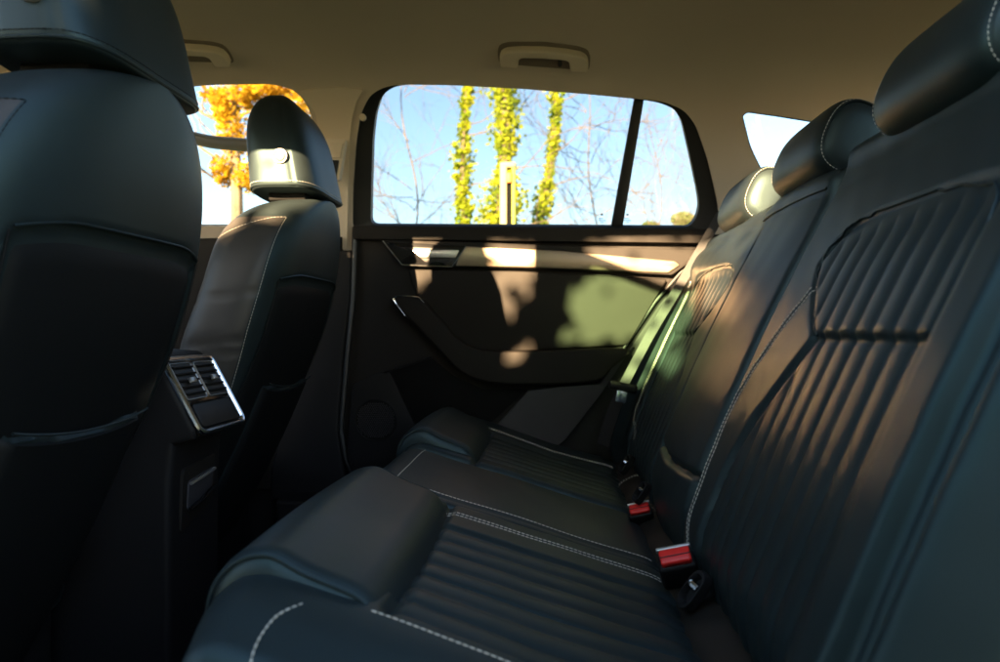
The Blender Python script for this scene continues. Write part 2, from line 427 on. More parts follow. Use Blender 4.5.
def rear_seat_outer(side, label):
    root = empty('rear_seat', (.0, 1.2 + side * .43, -.6)); tag(root, label, 'car seat', 'rear seats along the bench')
    ya, yb = sorted((1.2 + side * .165, 1.2 + side * .80))
    bs = Sweep(back_profile(.245 if side > 0 else .268), ya, yb, r=.014, sk=.03, h=back_h_out(side), step=.0035, yst=.0035)
    back = link('backrest', bs.mesh('backrest'), 'leather', root, 60)
    # double stitching beside the inboard seam
    zz = np.linspace(-.262, .052, 110)
    for off in (-.006, .006):
        pts = [bs.at(1.2 + side * ((seam_in(z) if side < 0 else .605 - .10 * float(sstep(-z, .20, .27))) + off), bs.tz(z, 8), .0006)[0] for z in (np.linspace(-.300, .052, 120) if side < 0 else np.linspace(-.262, .12, 110))]
        stitches(pts, parent=back)
    # piping round the top of the ribbed pillow
    pts = []
    for q in smooth_poly([Vector(p) for p in ((.365, -.008, 0), (.325, .02, 0), (.287, .052, 0), (.262, .087, 0), (.285, .115, 0), (.326, .131, 0), (.40, .135, 0), (.48, .135, 0), (.56, .127, 0), (.600, .11, 0), (.612, .06, 0), (.614, 0, 0), (.614, -.07, 0), (.614, -.14, 0), (.614, -.26, 0))], 8, False):
        v, z = q.x - (.06 if side > 0 else 0), q.y
        pts.append(bs.at(1.2 + side * v, bs.tz(z, 8), .0006)[0])
    piping(pts, .0016, parent=back)
    zz = np.linspace(-.20, .11, 60)
    pts = [bs.at(1.2 + side * (.622), bs.tz(z, 8), .0008)[0] for z in zz]
    stitches(pts, parent=back, r=.0006)
    # cushion
    cs = Sweep(cush_profile(), *sorted((1.2 + side * .160, 1.2 + side * (.70 if side < 0 else .78))), r=.018, sk=.03, h=cush_h(side), step=.0035, yst=.0035)
    cu = link('cushion', cs.mesh('cushion'), 'leather', root, 60)
    xs = np.linspace(-.20 if side < 0 else -.19, .155, 60)
    v0 = .215 if side < 0 else .555
    for off in (-.0055, .0055):
        pts = [cs.at(1.2 + side * (v0 + off - .02 * (1 - sstep(x, -.2, -.12)) * 0), cs.tx(x), .0006)[0] for x in xs]
        stitches(pts, parent=cu)
    xs = np.linspace(-.155, .16, 50)
    if side < 0:
        pts = [cs.at(1.2 + side * .605, cs.tx(x), .0006)[0] for x in xs]
        stitches(pts, parent=cu, r=.0009)
        pts = smooth_poly([Vector((-.205, .575, cs.at(.575, cs.tx(-.205), .001)[0].z)), Vector((-.219, .55, cs.at(.55, cs.tx(-.219), .001)[0].z)), Vector((-.222, .515, cs.at(.515, cs.tx(-.222), .001)[0].z)), Vector((-.216, .4985, -.262)), Vector((-.205, .4985, -.31)), Vector((-.190, .4985, -.36))], 10, False)
        stitches(pts, parent=cu, r=.0011)
    # thigh roll
    pa, pb = sorted((1.2 + side * .190, 1.2 + side * .60))
    ps = Sweep(pillow_profile(), pa, pb, r=.022, sk=.02, h=lambda y, t, x, z: .004 * np.sin(np.clip((y - pa) / (pb - pa), 0, 1) * PI), step=.0035, yst=.004)
    pl = link('thigh_roll', ps.mesh('thigh_roll'), 'leather', root, 60)
    for ye in (pa + .006, pb - .006):
        pts = [ps.at(ye, t, -.0045)[0] for t in np.linspace(.02, ps.L - .05, 60)]
        piping(pts, .0024, parent=pl)
    headrest_rear(root, 1.2 + side * .40)
    return root
rear_seat_outer(-1, 'nearest rear seat with a big ribbed backrest and padded bolster, beside the open door')
rear_seat_outer(1, 'far rear seat with sunlit headrest and shoulder, against the far door')

root = empty('rear_seat', (0, 1.2, -.6)); tag(root, 'plain smooth middle rear seat without ribs, between the two buckles', 'car seat', 'rear seats along the bench')
bs = Sweep(back_profile(.235), 1.2 - .163, 1.2 + .163, r=.016, sk=.03, h=back_h_mid, step=.0035, yst=.004)
back = link('backrest', bs.mesh('backrest'), 'leather', root, 60)
pts = [bs.at(1.2 + v, bs.tz(.205, 8) , .001)[0] for v in np.linspace(-.15, .15, 40)]
piping(pts, .0019, parent=back)
cs = Sweep(cush_profile(-.006), 1.2 - .158, 1.2 + .158, r=.010, sk=.03, h=cush_h_mid, step=.0035, yst=.004)
cu = link('cushion', cs.mesh('cushion'), 'leather_smooth', root, 60)
xs = np.linspace(-.235, .155, 60)
for v in (-.125, .15): stitches([cs.at(1.2 + v, cs.tx(x), .0006)[0] for x in xs], parent=cu, r=.0009)
stitches([cs.at(1.2 + v, cs.tx(-.238), .0006)[0] for v in np.linspace(-.125, .15, 40)], parent=cu, r=.0009)
headrest_rear(root, 1.2)

# dark roll that fills the gap between cushions and backrests
def gap_h(y, t, x, z): return .003 * np.sin(y * 40)
gs = Sweep([(.150, -.50), (.150, -.385), (.165, -.352), (.195, -.335), (.225, -.33), (.25, -.36), (.25, -.5)], .44, 1.96, r=.01, sk=.01, h=gap_h, step=.004, yst=.01)
gr = link('bench_infill', gs.mesh('bench_infill'), 'soft', None, 60)
tag(gr, 'narrow black padded roll filling the gap between rear cushions and backrests', 'seat padding')
for yc in (.995, 1.035, 1.315, 1.345, 1.62):
    for off in (-.006, .006):
        stitches([gs.at(yc + off + .02 * (t - .12), t, .0008)[0] for t in np.linspace(.115, .20, 14)], parent=gr, r=.00065)

# ------------------------------------------------------------------ seat belt buckles, anchor guides
def buckle(pt, label, rz, tilt, sc=1.):
    root = empty('seatbelt_buckle', pt); tag(root, label, 'seat belt buckle', 'red release buckles between the rear seats')
    cy_ = Vector((.96, -.10, .24)).normalized(); cz_ = Vector((-.25, -.62, .74)); cz_ = (cz_ - cy_ * cz_.dot(cy_)).normalized(); cx_ = cy_.cross(cz_)
    Rm = Matrix((cx_, cy_, cz_)).transposed() @ R('Z', rz)
    p = Vector(pt)
    def B(c, d, bev): 
        mb = MB(); mb.box(p + Rm @ Vector(c) * sc, Vector(d) * sc, Rm, bev * sc); return mb
    body = B((0, 0, -.030), (.030, .058, .060), .006).build('buckle_body', 'plastic', root)
    B((-.003, 0, .004), (.026, .048, .014), .004).build('release_button', 'red', root)
    B((-.017, 0, .006), (.006, .054, .010), .002).build('slot_plate', 'silver', root)
    B((-.0015, 0, .0118), (.0015, .048, .001), .0003).build('button_ridge', 'rubber', root)
    return root
buckle(atY(676, 560, .93), 'near buckle with a wide bright red button, beside the nearest cushion', 0, 0, .84)
buckle(atY(640, 511, 1.275) + Vector((0, 0, 0)), 'far buckle with only a red sliver showing, past the middle cushion', 0, 0, .75)

def anchor(px, py, y, label, sc=1.):
    p = atY(px, py, y); root = empty('child_seat_anchor', p)
    tag(root, label, 'child seat anchor', 'child seat anchor guides along the seat gap')
    N = Vector((-.75, -.45, .5)).normalized(); up = Vector((.25, -.2, 1)).normalized(); a = up.cross(N).normalized(); up = N.cross(a).normalized()
    mb = MB(); vs = []; NN = 28
    for rr, d in ((1., -.010), (1.0, .0), (.93, .0035), (.80, .004), (.68, .0), (.62, -.006), (.05, -.007)):
        for k in range(NN):
            th = 2 * PI * k / NN; c, s_ = math.cos(th), math.sin(th)
            vs.append(p + (a * (.013 * rr * abs(c) ** .7 * (1 if c > 0 else -1)) + up * (.027 * rr * abs(s_) ** .7 * (1 if s_ > 0 else -1))) * sc + N * d)
    fs = [(i * NN + k, i * NN + (k + 1) % NN, (i + 1) * NN + (k + 1) % NN, (i + 1) * NN + k) for i in range(6) for k in range(NN)]
    mb.add(vs, fs); mb.build('guide_frame', 'plastic', root)
    mb = MB(); mb.tube([p - a * .006 * sc + up * .006 * sc + N * .001, p + N * .004 + up * .006 * sc, p + a * .006 * sc + up * .006 * sc + N * .001], .0045 * sc, 8); mb.build('anchor_bar', 'chrome', root)
anchor(692, 590, .87, 'large oval anchor guide just below the bright red buckle', 1.)
anchor(640, 492, 1.27, 'small anchor guide directly above the red sliver of the far buckle', .8)
anchor(625, 464, 1.60, 'anchor guide at the rear end of the far cushion stitching', .9)
anchor(658, 455, 1.50, 'upright anchor guide at the foot of the far ribbed backrest', 1.)

# ------------------------------------------------------------------ FRONT SEATS
def xb(z): return -.556 + .30 * z - .30 * z * z
def build_front_seat(cy, label, dx=0., dz=0., sm='stitch'):
    def xb(z): return -.556 + dx + .30 * z - .30 * z * z
    root = empty('front_seat', (-.75, cy, -.6)); tag(root, label, 'car seat', 'front seats seen from behind')
    TOP, Z1, W = .295 + dz, .0, .236
    def wid(z):
        if z > Z1: return W * (max(1 - ((z - Z1) / (TOP - Z1)) ** 3.0, 0)) ** (1 / 2.4)
        return W * (1 - .22 * min((Z1 - z) / .3, 1))
    def dep(z):
        d = .195 + .05 * np.clip((.1 - z) / .5, 0, 1)
        if z > .16: d *= (max(1 - ((z - .16) / (TOP - .16)) ** 2.4, 0)) ** (1 / 2.2) * .8 + .2
        return d
    def backx(y, z, lift=0.):
        w = wid(z); d = dep(z); n = 3.2
        u = min(abs(y - cy) / max(w, 1e-4), .999)
        return Vector((xb(z) - d / 2 + d / 2 * (1 - u ** n) ** (1 / n) + lift, y, z))
    def arch(dy): return .118 - .9 * max(abs(dy) - .10, 0) ** 1.7      # upper border of the hard shell
    levels = list(np.linspace(-.58, .20, 90)) + list(np.linspace(.206, TOP - .0008, 34)); NN = 120
    vs = []
    for z in levels:
        w = wid(z); d = dep(z); n = 3.2
        for k in range(NN):
            th = 2 * PI * k / NN; c, s_ = math.cos(th), math.sin(th)
            ux = (abs(c) ** (2 / n)) * (1 if c >= 0 else -1); uy = (abs(s_) ** (2 / n)) * (1 if s_ >= 0 else -1)
            x = xb(z) - d / 2 + d / 2 * ux; y = cy + w * uy
            if c > .3:      # the back: shell set in below the arch
                dy = y - cy
                ins = sstep(np.array(arch(dy) - z), 0, .007) * (1 - sstep(np.array(abs(dy)), .182, .188))
                x -= .007 * float(ins)
                # pocket: the lower half bulges
                pz = -.125 + .8 * dy * dy
                if z < pz and abs(dy) < .135: x += .011 * float(sstep(np.array(pz - z), 0, .006)) * float(1 - sstep(np.array(abs(dy)), .12, .135))
            if c < 0:       # front: wings stand forward of the seat's middle
                dy = abs(y - cy); x += .045 * float(1 - sstep(np.array(dy), .08, .17)) * min(max((.25 - z) / .2, 0), 1)
            if abs(s_) > .7:     # side face: horizontal tucks in the wing
                for z0 in (.075, -.02, -.045):
                    zz = z0 + .12 * (x - xb(z) + .06)
                    y -= (1 if s_ > 0 else -1) * .004 * math.exp(-((z - zz) / .004) ** 2) * float(sstep(np.array(xb(z) - .035 - x), 0, .01))
            vs.append((x, y, z))
    fs = [(i * NN + k, i * NN + (k + 1) % NN, (i + 1) * NN + (k + 1) % NN, (i + 1) * NN + k) for i in range(len(levels) - 1) for k in range(NN)]
    fs.append(tuple((len(levels) - 1) * NN + k for k in range(NN)))
    mb = MB(); mb.add(vs, fs); back = mb.build('backrest', 'leather', root, 50)
    back.data.materials.append(M['grey_leather'])
    for p in back.data.polygons:
        c = p.center
        if -.2 < c.z < .235 and abs(c.y - cy) > .70 * wid(c.z) and c.x < xb(c.z) - dep(c.z) * .22: p.material_index = 1
    # hard shell and pocket panels on the back, lying in the inset
    def sheet(name, zt, zb, hw, lift, m, par, ny=40, nz=60):
        vs = []
        for i in range(nz + 1):
            for k in range(ny + 1):
                dy = -hw + 2 * hw * k / ny
                t_ = zt(dy); z = t_ + (zb - t_) * i / nz
                e = min(hw - abs(dy), .01) / .01; e2 = min(i / 2, 1)
                p = backx(cy + dy, z, -.007 + lift * min(e, e2) - .003 * (1 - min(e, e2))); vs.append(p)
        f = [(i * (ny + 1) + k, i * (ny + 1) + k + 1, (i + 1) * (ny + 1) + k + 1, (i + 1) * (ny + 1) + k) for i in range(nz) for k in range(ny)]
        mb = MB(); mb.add(vs, f); return mb.build(name, m, par, 60)
    sh = sheet('back_shell', lambda d: arch(d) - .010, -.58, .180, .0035, 'shell', root)
    pk = sheet('map_pocket', lambda d: -.125 + .8 * d * d, -.50, .132, .014, 'shell', sh)
    piping([backx(cy + d, arch(d) + .001, .001) for d in np.linspace(-.183, .183, 60)], .0018, parent=back)
    for sg in (-1, 1): piping([backx(cy + sg * .186, z, .0005) for z in np.linspace(arch(.186) - .002, -.45, 40)], .0014, m='shell', parent=back)
    piping([backx(cy + d, -.125 + .8 * d * d, .0105) for d in np.linspace(-.128, .128, 50)], .0018, parent=pk)
    # stitched seam down each side near the back corner, arching over the shoulder
    for sg in (-1, 1):
        pts = []
        for z in np.linspace(-.15, .235, 60):
            w = wid(z); d = dep(z); ux = .60; uy = (1 - ux ** 3.2) ** (1 / 3.2)
            pts.append(Vector((xb(z) - d / 2 + d / 2 * ux, cy + sg * (w * uy + .0008), z)))
        stitches(pts, parent=back, r=.00065, m=sm)
        pts = []
        for q in np.linspace(0, 1, 40):
            z = .19 + .045 * math.sin(q * PI / 2); w = wid(z); d = dep(z); ux = -.7 + 1.3 * q; uy = (1 - abs(ux) ** 3.2) ** (1 / 3.2)
            pts.append(Vector((xb(z) - d / 2 + d / 2 * ux, cy + sg * (w * uy + .0008), z)))
        stitches(pts, parent=back, r=.00065, m=sm)
    # seat cushion and base on the floor
    mb = MB(); mb.box((-1.0, cy, -.33), (.50, .46, .16), R('Y', 10), .04, 5); mb.build('seat_cushion', 'leather', root)
    mb = MB(); mb.box((-.98, cy, -.50), (.42, .40, .16), None, .02); mb.build('seat_base', 'plastic', root)
    # headrest
    H0, H1 = .298 + dz * .5, .526 + dz * .5; NN = 96
    def hx(z): 
        q = (z - H0) / (H1 - H0); return -.490 + dx - .035 * q
    def hw(z):
        q = (z - H0) / (H1 - H0); w = .138 - .008 * q
        w *= max(1 - max((q - .35) / .65, 0) ** 2.3, 0) ** (1 / 2.6) if q > .35 else 1
        if q < .07: w *= .93 + .07 * math.sqrt(max(1 - (1 - q / .07) ** 2, 0))
        return max(w, .002)
    def hd(z):
        q = (z - H0) / (H1 - H0); d = .160 - .030 * q
        d *= max(1 - max((q - .45) / .55, 0) ** 2.5, 0) ** (1 / 2.2) if q > .45 else 1
        if q < .07: d *= .93 + .07 * math.sqrt(max(1 - (1 - q / .07) ** 2, 0))
        return max(d, .002)
    lv = list(np.linspace(H0, H0 + .016, 8)) + list(np.linspace(H0 + .02, H1 - .03, 30)) + list(np.linspace(H1 - .029, H1, 24)); vs = []; n = 3.6
    for z in lv:
        for k in range(NN):
            th = 2 * PI * k / NN; c, s_ = math.cos(th), math.sin(th)
            ux = (abs(c) ** (2 / n)) * (1 if c >= 0 else -1); uy = (abs(s_) ** (2 / n)) * (1 if s_ >= 0 else -1)
            dd = hd(z)
            sc_ = 1 - .02 * math.exp(-((ux - .45) / .05) ** 2)
            vs.append((hx(z) - .080 + dd / 2 * ux, cy + hw(z) * uy * sc_, z - .012 * (1 - ux) * 0 + .006 * (uy * uy)))
    fs = [(i * NN + k, i * NN + (k + 1) % NN, (i + 1) * NN + (k + 1) % NN, (i + 1) * NN + k) for i in range(len(lv) - 1) for k in range(NN)]
    fs.append(tuple((len(lv) - 1) * NN + k for k in range(NN))); fs.append(tuple(range(NN - 1, -1, -1)))
    mb = MB(); mb.add(vs, fs); hr = mb.build('headrest', 'leather', root, 60)
    def ring(z, sc, dz=0):
        pts = []
        for k in range(141):
            th = 2 * PI * k / 140; c, s_ = math.cos(th), math.sin(th)
            ux = (abs(c) ** (2 / n)) * (1 if c >= 0 else -1); uy = (abs(s_) ** (2 / n)) * (1 if s_ >= 0 else -1)
            pts.append(Vector((hx(z) - .080 + hd(z) / 2 * ux * sc, cy + hw(z) * uy * sc, z + dz + .006 * uy * uy)))
        return pts
    piping(ring(H0 + .006, 1.0), .0022, parent=hr)
    stitches(ring(H0 + .013, 1.004), parent=hr, r=.0007, m=sm)
    mb = MB(); mb.box((-.57, cy, H0 - .002), (.085, .16, .02), None, .006); mb.build('headrest_underside', 'pocket', hr)
    # adjustment button on each side of the headrest
    for sg in (-1,):
        zc = .368; yb_ = cy + sg * (hw(zc) + .0015)
        mb = MB(); vs = []; K = 32
        for rr, d in ((.0165, -.004), (.0165, .002), (.0155, .0035), (.0135, .0035), (.0125, .0015), (.0115, .0015), (.011, .0040), (.009, .0055), (.0005, .006)):
            for k in range(K):
                th = 2 * PI * k / K; vs.append((hx(zc) - .0675 + .006 + rr * math.cos(th), yb_ + sg * d, zc + rr * math.sin(th)))
        mb.add(vs, [(i * K + k, i * K + (k + 1) % K, (i + 1) * K + (k + 1) % K, (i + 1) * K + k) for i in range(8) for k in range(K)])
        mb.build('release_button', 'button', hr)
    for d in (-.062, .062):
        mb = MB(); mb.tube([Vector((-.572, cy + d, .20)), Vector((-.568, cy + d, .33))], .0065, 12); mb.build('headrest_post', 'chrome', hr)
        mb = MB(); mb.tube([Vector((-.572, cy + d, TOP - .012)), Vector((-.572, cy + d, TOP + .004))], .013, 14); mb.build('post_collar', 'plastic', hr)
    return root
build_front_seat(.85, 'nearest front seat seen from behind, blurred and dark, filling the left edge', .010, .013, 'shell')
build_front_seat(1.575, 'far front seat with round button on its half sunlit headrest')

# ------------------------------------------------------------------ CENTRE CONSOLE
cons = empty('centre_console', (-.65, 1.2, -.6)); tag(cons, 'dark centre console between front seats with chrome framed rear air vents', 'console')
Y0, Y1 = 1.115, 1.285
body = [(-.626, -.60), (-.623, -.26), (-.618, -.190), (-.584, -.180), (-.578, -.163), (-.638, -.052), (-.661, -.038), (-.75, -.030), (-1.15, -.03), (-1.15, -.60)]
mb = slab([Vector((x, Y0, z)) for x, z in body], Y1 - Y0, .012, 4, Vector((0, -1, 0)))
mb.build('console_body', 'plastic', cons, 35)
# slanted face frame
O = Vector((-.641, 0, -.050)); E = Vector((-.574, 0, -.171)); dn = (E - O).normalized(); L = (E - O).length; nrm = Vector((-dn.z, 0, dn.x)).normalized()
if nrm.x < 0: nrm = -nrm
def cp(u, v, h=0.): return O + dn * (u * L) + Vector((0, Y0 + v * (Y1 - Y0), 0)) + nrm * h      # u down, v across
def frame(u0, u1, v0, v1, wdt, h0, h1, m, name, par, rc=.01, bulge=0.):
    outer = round_corners([cp(u0, v0), cp(u0, v1), cp(u1, v1), cp(u1, v0)], rc)
    mb = MB(); pts = [p + nrm * h0 for p in outer] + [outer[0] + nrm * h0]
    mb.tube(resample(pts, .004), wdt, 8); return mb.build(name, m, par)
face = slab(round_corners([cp(.02, .03, .004), cp(.02, .97, .004), cp(1, .97, .004), cp(1, .03, .004)], .012), .012, .002, 3, nrm).build('vent_panel', 'gloss', cons, 35)
frame(.0, 1.0, .02, .98, .0052, .004, .01, 'chrome', 'chrome_trim', face, .016)
for v0, v1 in ((.07, .47), (.53, .93)):
    rec = slab([cp(.07, v0, .0052), cp(.07, v1, .0052), cp(.56, v1, .0052), cp(.56, v0, .0052)], .004, .0, 1, nrm).build('vent_recess', 'rubber', face, 30)
    for k in range(5):
        u = .13 + k * .09
        mb = MB(); Rm = Matrix((dn, Vector((0, 1, 0)), nrm)).transposed()
        mb.box((cp(u, v0, .0075) + cp(u, v1, .0075)) / 2, (.0032, (v1 - v0) * (Y1 - Y0) - .004, .006), Rm @ R('Y', 25), .001, 2); mb.build('vent_slat', 'plastic', rec)
    mb = MB(); mb.box((cp(.33, v0, .013) + cp(.33, v1, .013)) / 2, (.010, .018, .007), Rm, .002, 2); mb.build('vent_slider', 'silver', rec)
    frame(.07, .56, v0, v1, .0012, .006, .01, 'silver', 'vent_border', rec, .004)
mb = slab([cp(.07, .48, .006), cp(.07, .52, .006), cp(.56, .52, .006), cp(.56, .48, .006)], .003, .0008, 2, nrm); mb.build('divider', 'decor', face)
slab(round_corners([cp(.62, .08, .0055), cp(.62, .92, .0055), cp(.94, .90, .0055), cp(.94, .10, .0055)], .01), .004, .001, 2, nrm).build('display_cover', 'rubber', face, 30)
frame(.62, .94, .08, .92, .0012, .006, .01, 'gloss', 'cover_border', face, .01)
# chrome lower lip of the face and storage slot below
slab(round_corners([Vector((-.615, Y0 + .03, -.235)), Vector((-.615, Y1 - .025, -.225)), Vector((-.620, Y1 - .025, -.31)), Vector((-.620, Y0 + .03, -.345))], .012), .006, .002, 3, Vector((1, 0, 0))).build('slot_panel', 'soft', cons, 35)
slab(round_corners([Vector((-.613, Y0 + .045, -.258)), Vector((-.613, Y1 - .035, -.248)), Vector((-.616, Y1 - .035, -.285)), Vector((-.616, Y0 + .045, -.308))], .008), .003, .001, 2, Vector((1, 0, 0))).build('slot_recess', 'grey_plastic', cons, 35)
mb = MB(); mb.tube([Vector((-.611, Y0 + .047, -.262)), Vector((-.609, (Y0 + Y1) / 2, -.257)), Vector((-.611, Y1 - .037, -.252))], .003, 8); mb.build('slot_lip', 'silver', cons)
mb = MB(); mb.tube([Vector((-.612, Y0 + .047, -.306)), Vector((-.610, (Y0 + Y1) / 2, -.297)), Vector((-.612, Y1 - .037, -.285))], .004, 8); mb.build('slot_lip', 'gloss', cons)

# ------------------------------------------------------------------ CABIN SHELL: far side wall + roof lining as one curved sheet
SEC = [(1.965, .22), (1.950, .27), (1.905, .40), (1.850, .53), (1.805, .615), (1.770, .662), (1.71, .700), (1.62, .733), (1.50, .757), (1.35, .772), (1.2, .776)]
SECp = smooth_poly([Vector((a, b, 0)) for a, b in SEC], 6, False)
SL = [0]
for a, b in zip(SECp, SECp[1:]): SL.append(SL[-1] + (b - a).length)
def sec_at(s):
    y = np.interp(s, SL, [p.x for p in SECp]); z = np.interp(s, SL, [p.y for p in SECp]); return float(y), float(z)
def hit(px, py, off=0.):
    """where the view ray meets the far wall/roof sheet -> (x, s)"""
    d = ray(px, py); best = None
    for i in range(len(SECp) - 1):
        a, b = SECp[i], SECp[i + 1]
        # point = d*t with (t*dy, t*dz) on segment
        den = d.y * (b.y - a.y) - d.z * (b.x - a.x)
        if abs(den) < 1e-9: continue
        t = (a.x * (b.y - a.y) - a.y * (b.x - a.x)) / den
        q = ((t * d.y - a.x) * (b.x - a.x) + (t * d.z - a.y) * (b.y - a.y)) / ((b - a).length_squared)
        if -1e-4 <= q <= 1 + 1e-4 and t > 0: return (d.x * t, SL[i] + q * (b - a).length)
    return None
def sheet3(x, s, inward=0.):
    y, z = sec_at(s); y2, z2 = sec_at(min(s + .002, SL[-1])); y1_, z1_ = sec_at(max(s - .002, 0))
    t = Vector((0, y2 - y1_, z2 - z1_)).normalized(); n = Vector((0, -abs(t.z), -abs(t.y)))
    return Vector((x, y, z)) + n * inward
W_REAR = [(369, 226), (369.5, 190), (371, 140), (374, 115), (380, 98), (390, 89.5), (403, 86.5), (450, 87), (520, 90.5), (600, 97), (640, 101), (660, 104), (675, 110), (683, 121), (691, 155), (699, 192), (701, 207), (698, 219), (691, 228)]
W_OUT = [(352, 229), (352.5, 190), (356, 140), (361, 112), (370, 95), (384, 87), (400, 84.5), (450, 85), (520, 88.5), (600, 95), (640, 99), (665, 102), (684, 110), (696, 125), (708, 160), (716, 195), (719, 212), (716, 226), (712, 231)]
W_FRONT = [(40, 226), (60, 150), (95, 112), (150, 91), (210, 85), (270, 84), (290, 88), (303, 98), (312, 116), (319, 150), (324, 190), (326, 226)]
W_QUARTER = [(742, 116), (748, 111.5), (780, 116), (830, 124), (900, 137), (930, 150), (925, 185), (900, 226), (790, 226), (766, 180), (750, 148)]
def poly_xs(pts): return [hit(*p) for p in pts]
hol = [round_corners([Vector((a, b, 0)) for a, b in poly_xs(w)], .02, 3) for w in (W_OUT, W_FRONT, W_QUARTER)]
glassline = round_corners([Vector((a, b, 0)) for a, b in poly_xs(W_REAR)], .02, 3)
def cdt(outer, holes, nx=60, ns=40):
    vs = []; es = []
    def loop(L):
        b = len(vs); vs.extend(Vector((p.x, p.y)) for p in L)
        es.extend((b + i, b + (i + 1) % len(L)) for i in range(len(L)))
    loop(outer)
    for h_ in holes: loop(h_)
    x0 = min(p.x for p in outer); x1 = max(p.x for p in outer); s0 = min(p.y for p in outer); s1 = max(p.y for p in outer)
    for i in range(1, nx):
        for j in range(1, ns):
            vs.append(Vector((x0 + (x1 - x0) * i / nx, s0 + (s1 - s0) * j / ns + 1e-4 * (i % 2))))
    rv, re, rf, *_ = geometry.delaunay_2d_cdt(vs, es, [], 0, 1e-6)
    def inside(p, L):
        c = False; n = len(L); j = n - 1
        for i in range(n):
            a, b = L[i], L[j]
            if (a.y > p.y) != (b.y > p.y) and p.x < (b.x - a.x) * (p.y - a.y) / (b.y - a.y) + a.x: c = not c
            j = i
        return c
    fs = []
    for f in rf:
        c = sum((rv[i] for i in f), Vector((0, 0))) / len(f)
        if any(inside(c, h_) for h_ in holes): continue
        fs.append(tuple(f))
    return rv, fs
XF, XR = -2.05, 1.75
outer = [Vector((XF, 0, 0)), Vector((XR, 0, 0)), Vector((XR, SL[-1], 0)), Vector((XF, SL[-1], 0))]
rv, fs = cdt(outer, hol, 90, 46)
mb = MB(); mb.add([sheet3(p.x, p.y) for p in rv], fs)
# rounded returns of the lining into each window opening
for h_ in hol:
    ring = []
    cx_ = sum(p.x for p in h_) / len(h_); cs_ = sum(p.y for p in h_) / len(h_)
    n = len(h_); vs = []
    for d in (0, .008, .018, .035):
        for p in h_: vs.append(sheet3(p.x, p.y, -d))
    mb.add(vs, [(i * n + k, i * n + (k + 1) % n, (i + 1) * n + (k + 1) % n, (i + 1) * n + k) for i in range(3) for k in range(n)])
# near half of the roof, mirrored above the open door
sroof = SL[[i for i, p in enumerate(SECp) if p.y > .612][0]]
nS = 24; vs = []
for i in range(nS + 1):
    s = sroof + (SL[-1] - sroof) * i / nS; y, z = sec_at(s)
    for x in (XF, XR): vs.append((x, 2.4 - y, z))
mb.add(vs, [(2 * i, 2 * i + 1, 2 * i + 3, 2 * i + 2) for i in range(nS)])
bmw = bmesh.new(); me = meshof('roof_lining', mb.v, mb.f); bmw.from_mesh(me); bmesh.ops.remove_doubles(bmw, verts=bmw.verts[:], dist=1e-5); bmesh.ops.recalc_face_normals(bmw, faces=bmw.faces[:]); bmw.to_mesh(me); bmw.free()
rl = link('roof_lining', me, 'lining', None, 50); tag(rl, kind='structure', label='beige fabric headliner and pillar trim around the far windows', cat='roof lining')
# outer skin: closes the roof so that no sun leaks through
mb = MB(); mb.box((-.15, 1.2, .80), (3.8, 1.25, .02)); rs = mb.build('roof', 'body', None, None); tag(rs, kind='structure', label='outer steel roof skin above the headliner', cat='roof')

# floor, lower far wall, front bulkhead, luggage end
mb = MB(); mb.box((-.15, 1.2, -.62), (3.8, 1.56, .03)); o = mb.build('cabin_floor', 'carpet', None, None); tag(o, kind='structure', label='black carpeted cabin floor', cat='floor')
mb = MB(); mb.box((-.15, 2.00, -.20), (3.8, .05, .86)); mb.box((-2.04, 1.2, -.17), (.03, 1.52, .86)); mb.box((1.74, 1.2, -.1), (.03, 1.52, .9)); mb.box((.75, 1.2, -.27), (.5, 1.5, .5))
o = mb.build('body_wall', 'plastic', None, None); tag(o, kind='structure', label='dark lower body sides and ends of the cabin', cat='wall')

# near side: sill, B-pillar, front door, rear pillar (outside the frame, they shape the sunlight)
def near_plate(name, polys, m='body', th=.03):
    mb = MB()
    for poly in polys:
        b = slab([Vector((x, 2.4 - sidey(z) , z)) for x, z in poly], th, 0, 1, Vector((0, 1, 0))); mb.add(b.v, b.f)
    return mb.build(name, m, None, None)
def sidey(z): return 1.965 if z < .24 else float(np.interp(z, [.22, .27, .40, .53, .615, .66], [1.965, 1.95, 1.905, 1.85, 1.805, 1.77]))
SILLZ, RAILZ = .27, .615
NEAR = [
 [(-2.05, -.62), (1.75, -.62), (1.75, -.42), (-2.05, -.42)],
 [(-2.05, -.42), (-.60, -.42), (-.62, SILLZ), (-2.05, SILLZ)],
 [(-.72, SILLZ), (-.62, -.42), (-.60, -.42), (-.62, SILLZ), (-.64, RAILZ + .02), (-.72, RAILZ + .02)],
 [(.62, -.42), (1.75, -.42), (1.75, SILLZ), (.50, SILLZ)],
 [(.50, SILLZ), (.78, SILLZ), (.70, RAILZ + .02), (.42, RAILZ + .02)],
]
o = near_plate('side_wall', NEAR); tag(o, kind='structure', label='near body side around the open rear door', cat='wall')

# ------------------------------------------------------------------ FAR REAR DOOR
door = empty('rear_door', (0, 1.95, -.5)); tag(door, 'closed far rear door with silver trim strip, dark armrest and large window', 'car door')
def dp(pts, y, n=0, r=0.):
    L = [atY(px, py, y) for px, py in pts]
    return round_corners(L, r) if r else L
# main panel
DOORL = [(352, 226), (711, 229), (690, 262), (655, 300), (618, 355), (585, 405), (552, 442), (520, 470), (500, 500), (360, 500), (347, 455), (343, 430), (346, 360), (350, 300)]
panel = slab(dp(DOORL, 1.935, r=.01), .03, .008, 4).build('door_panel', 'soft', door, 35)
# belt rail: soft roll below the glass
rail = slab(dp([(352, 225.5), (712, 229), (700, 243), (352, 239)], 1.905, r=.008), .03, .010, 5).build('belt_rail', 'soft', door, 35)
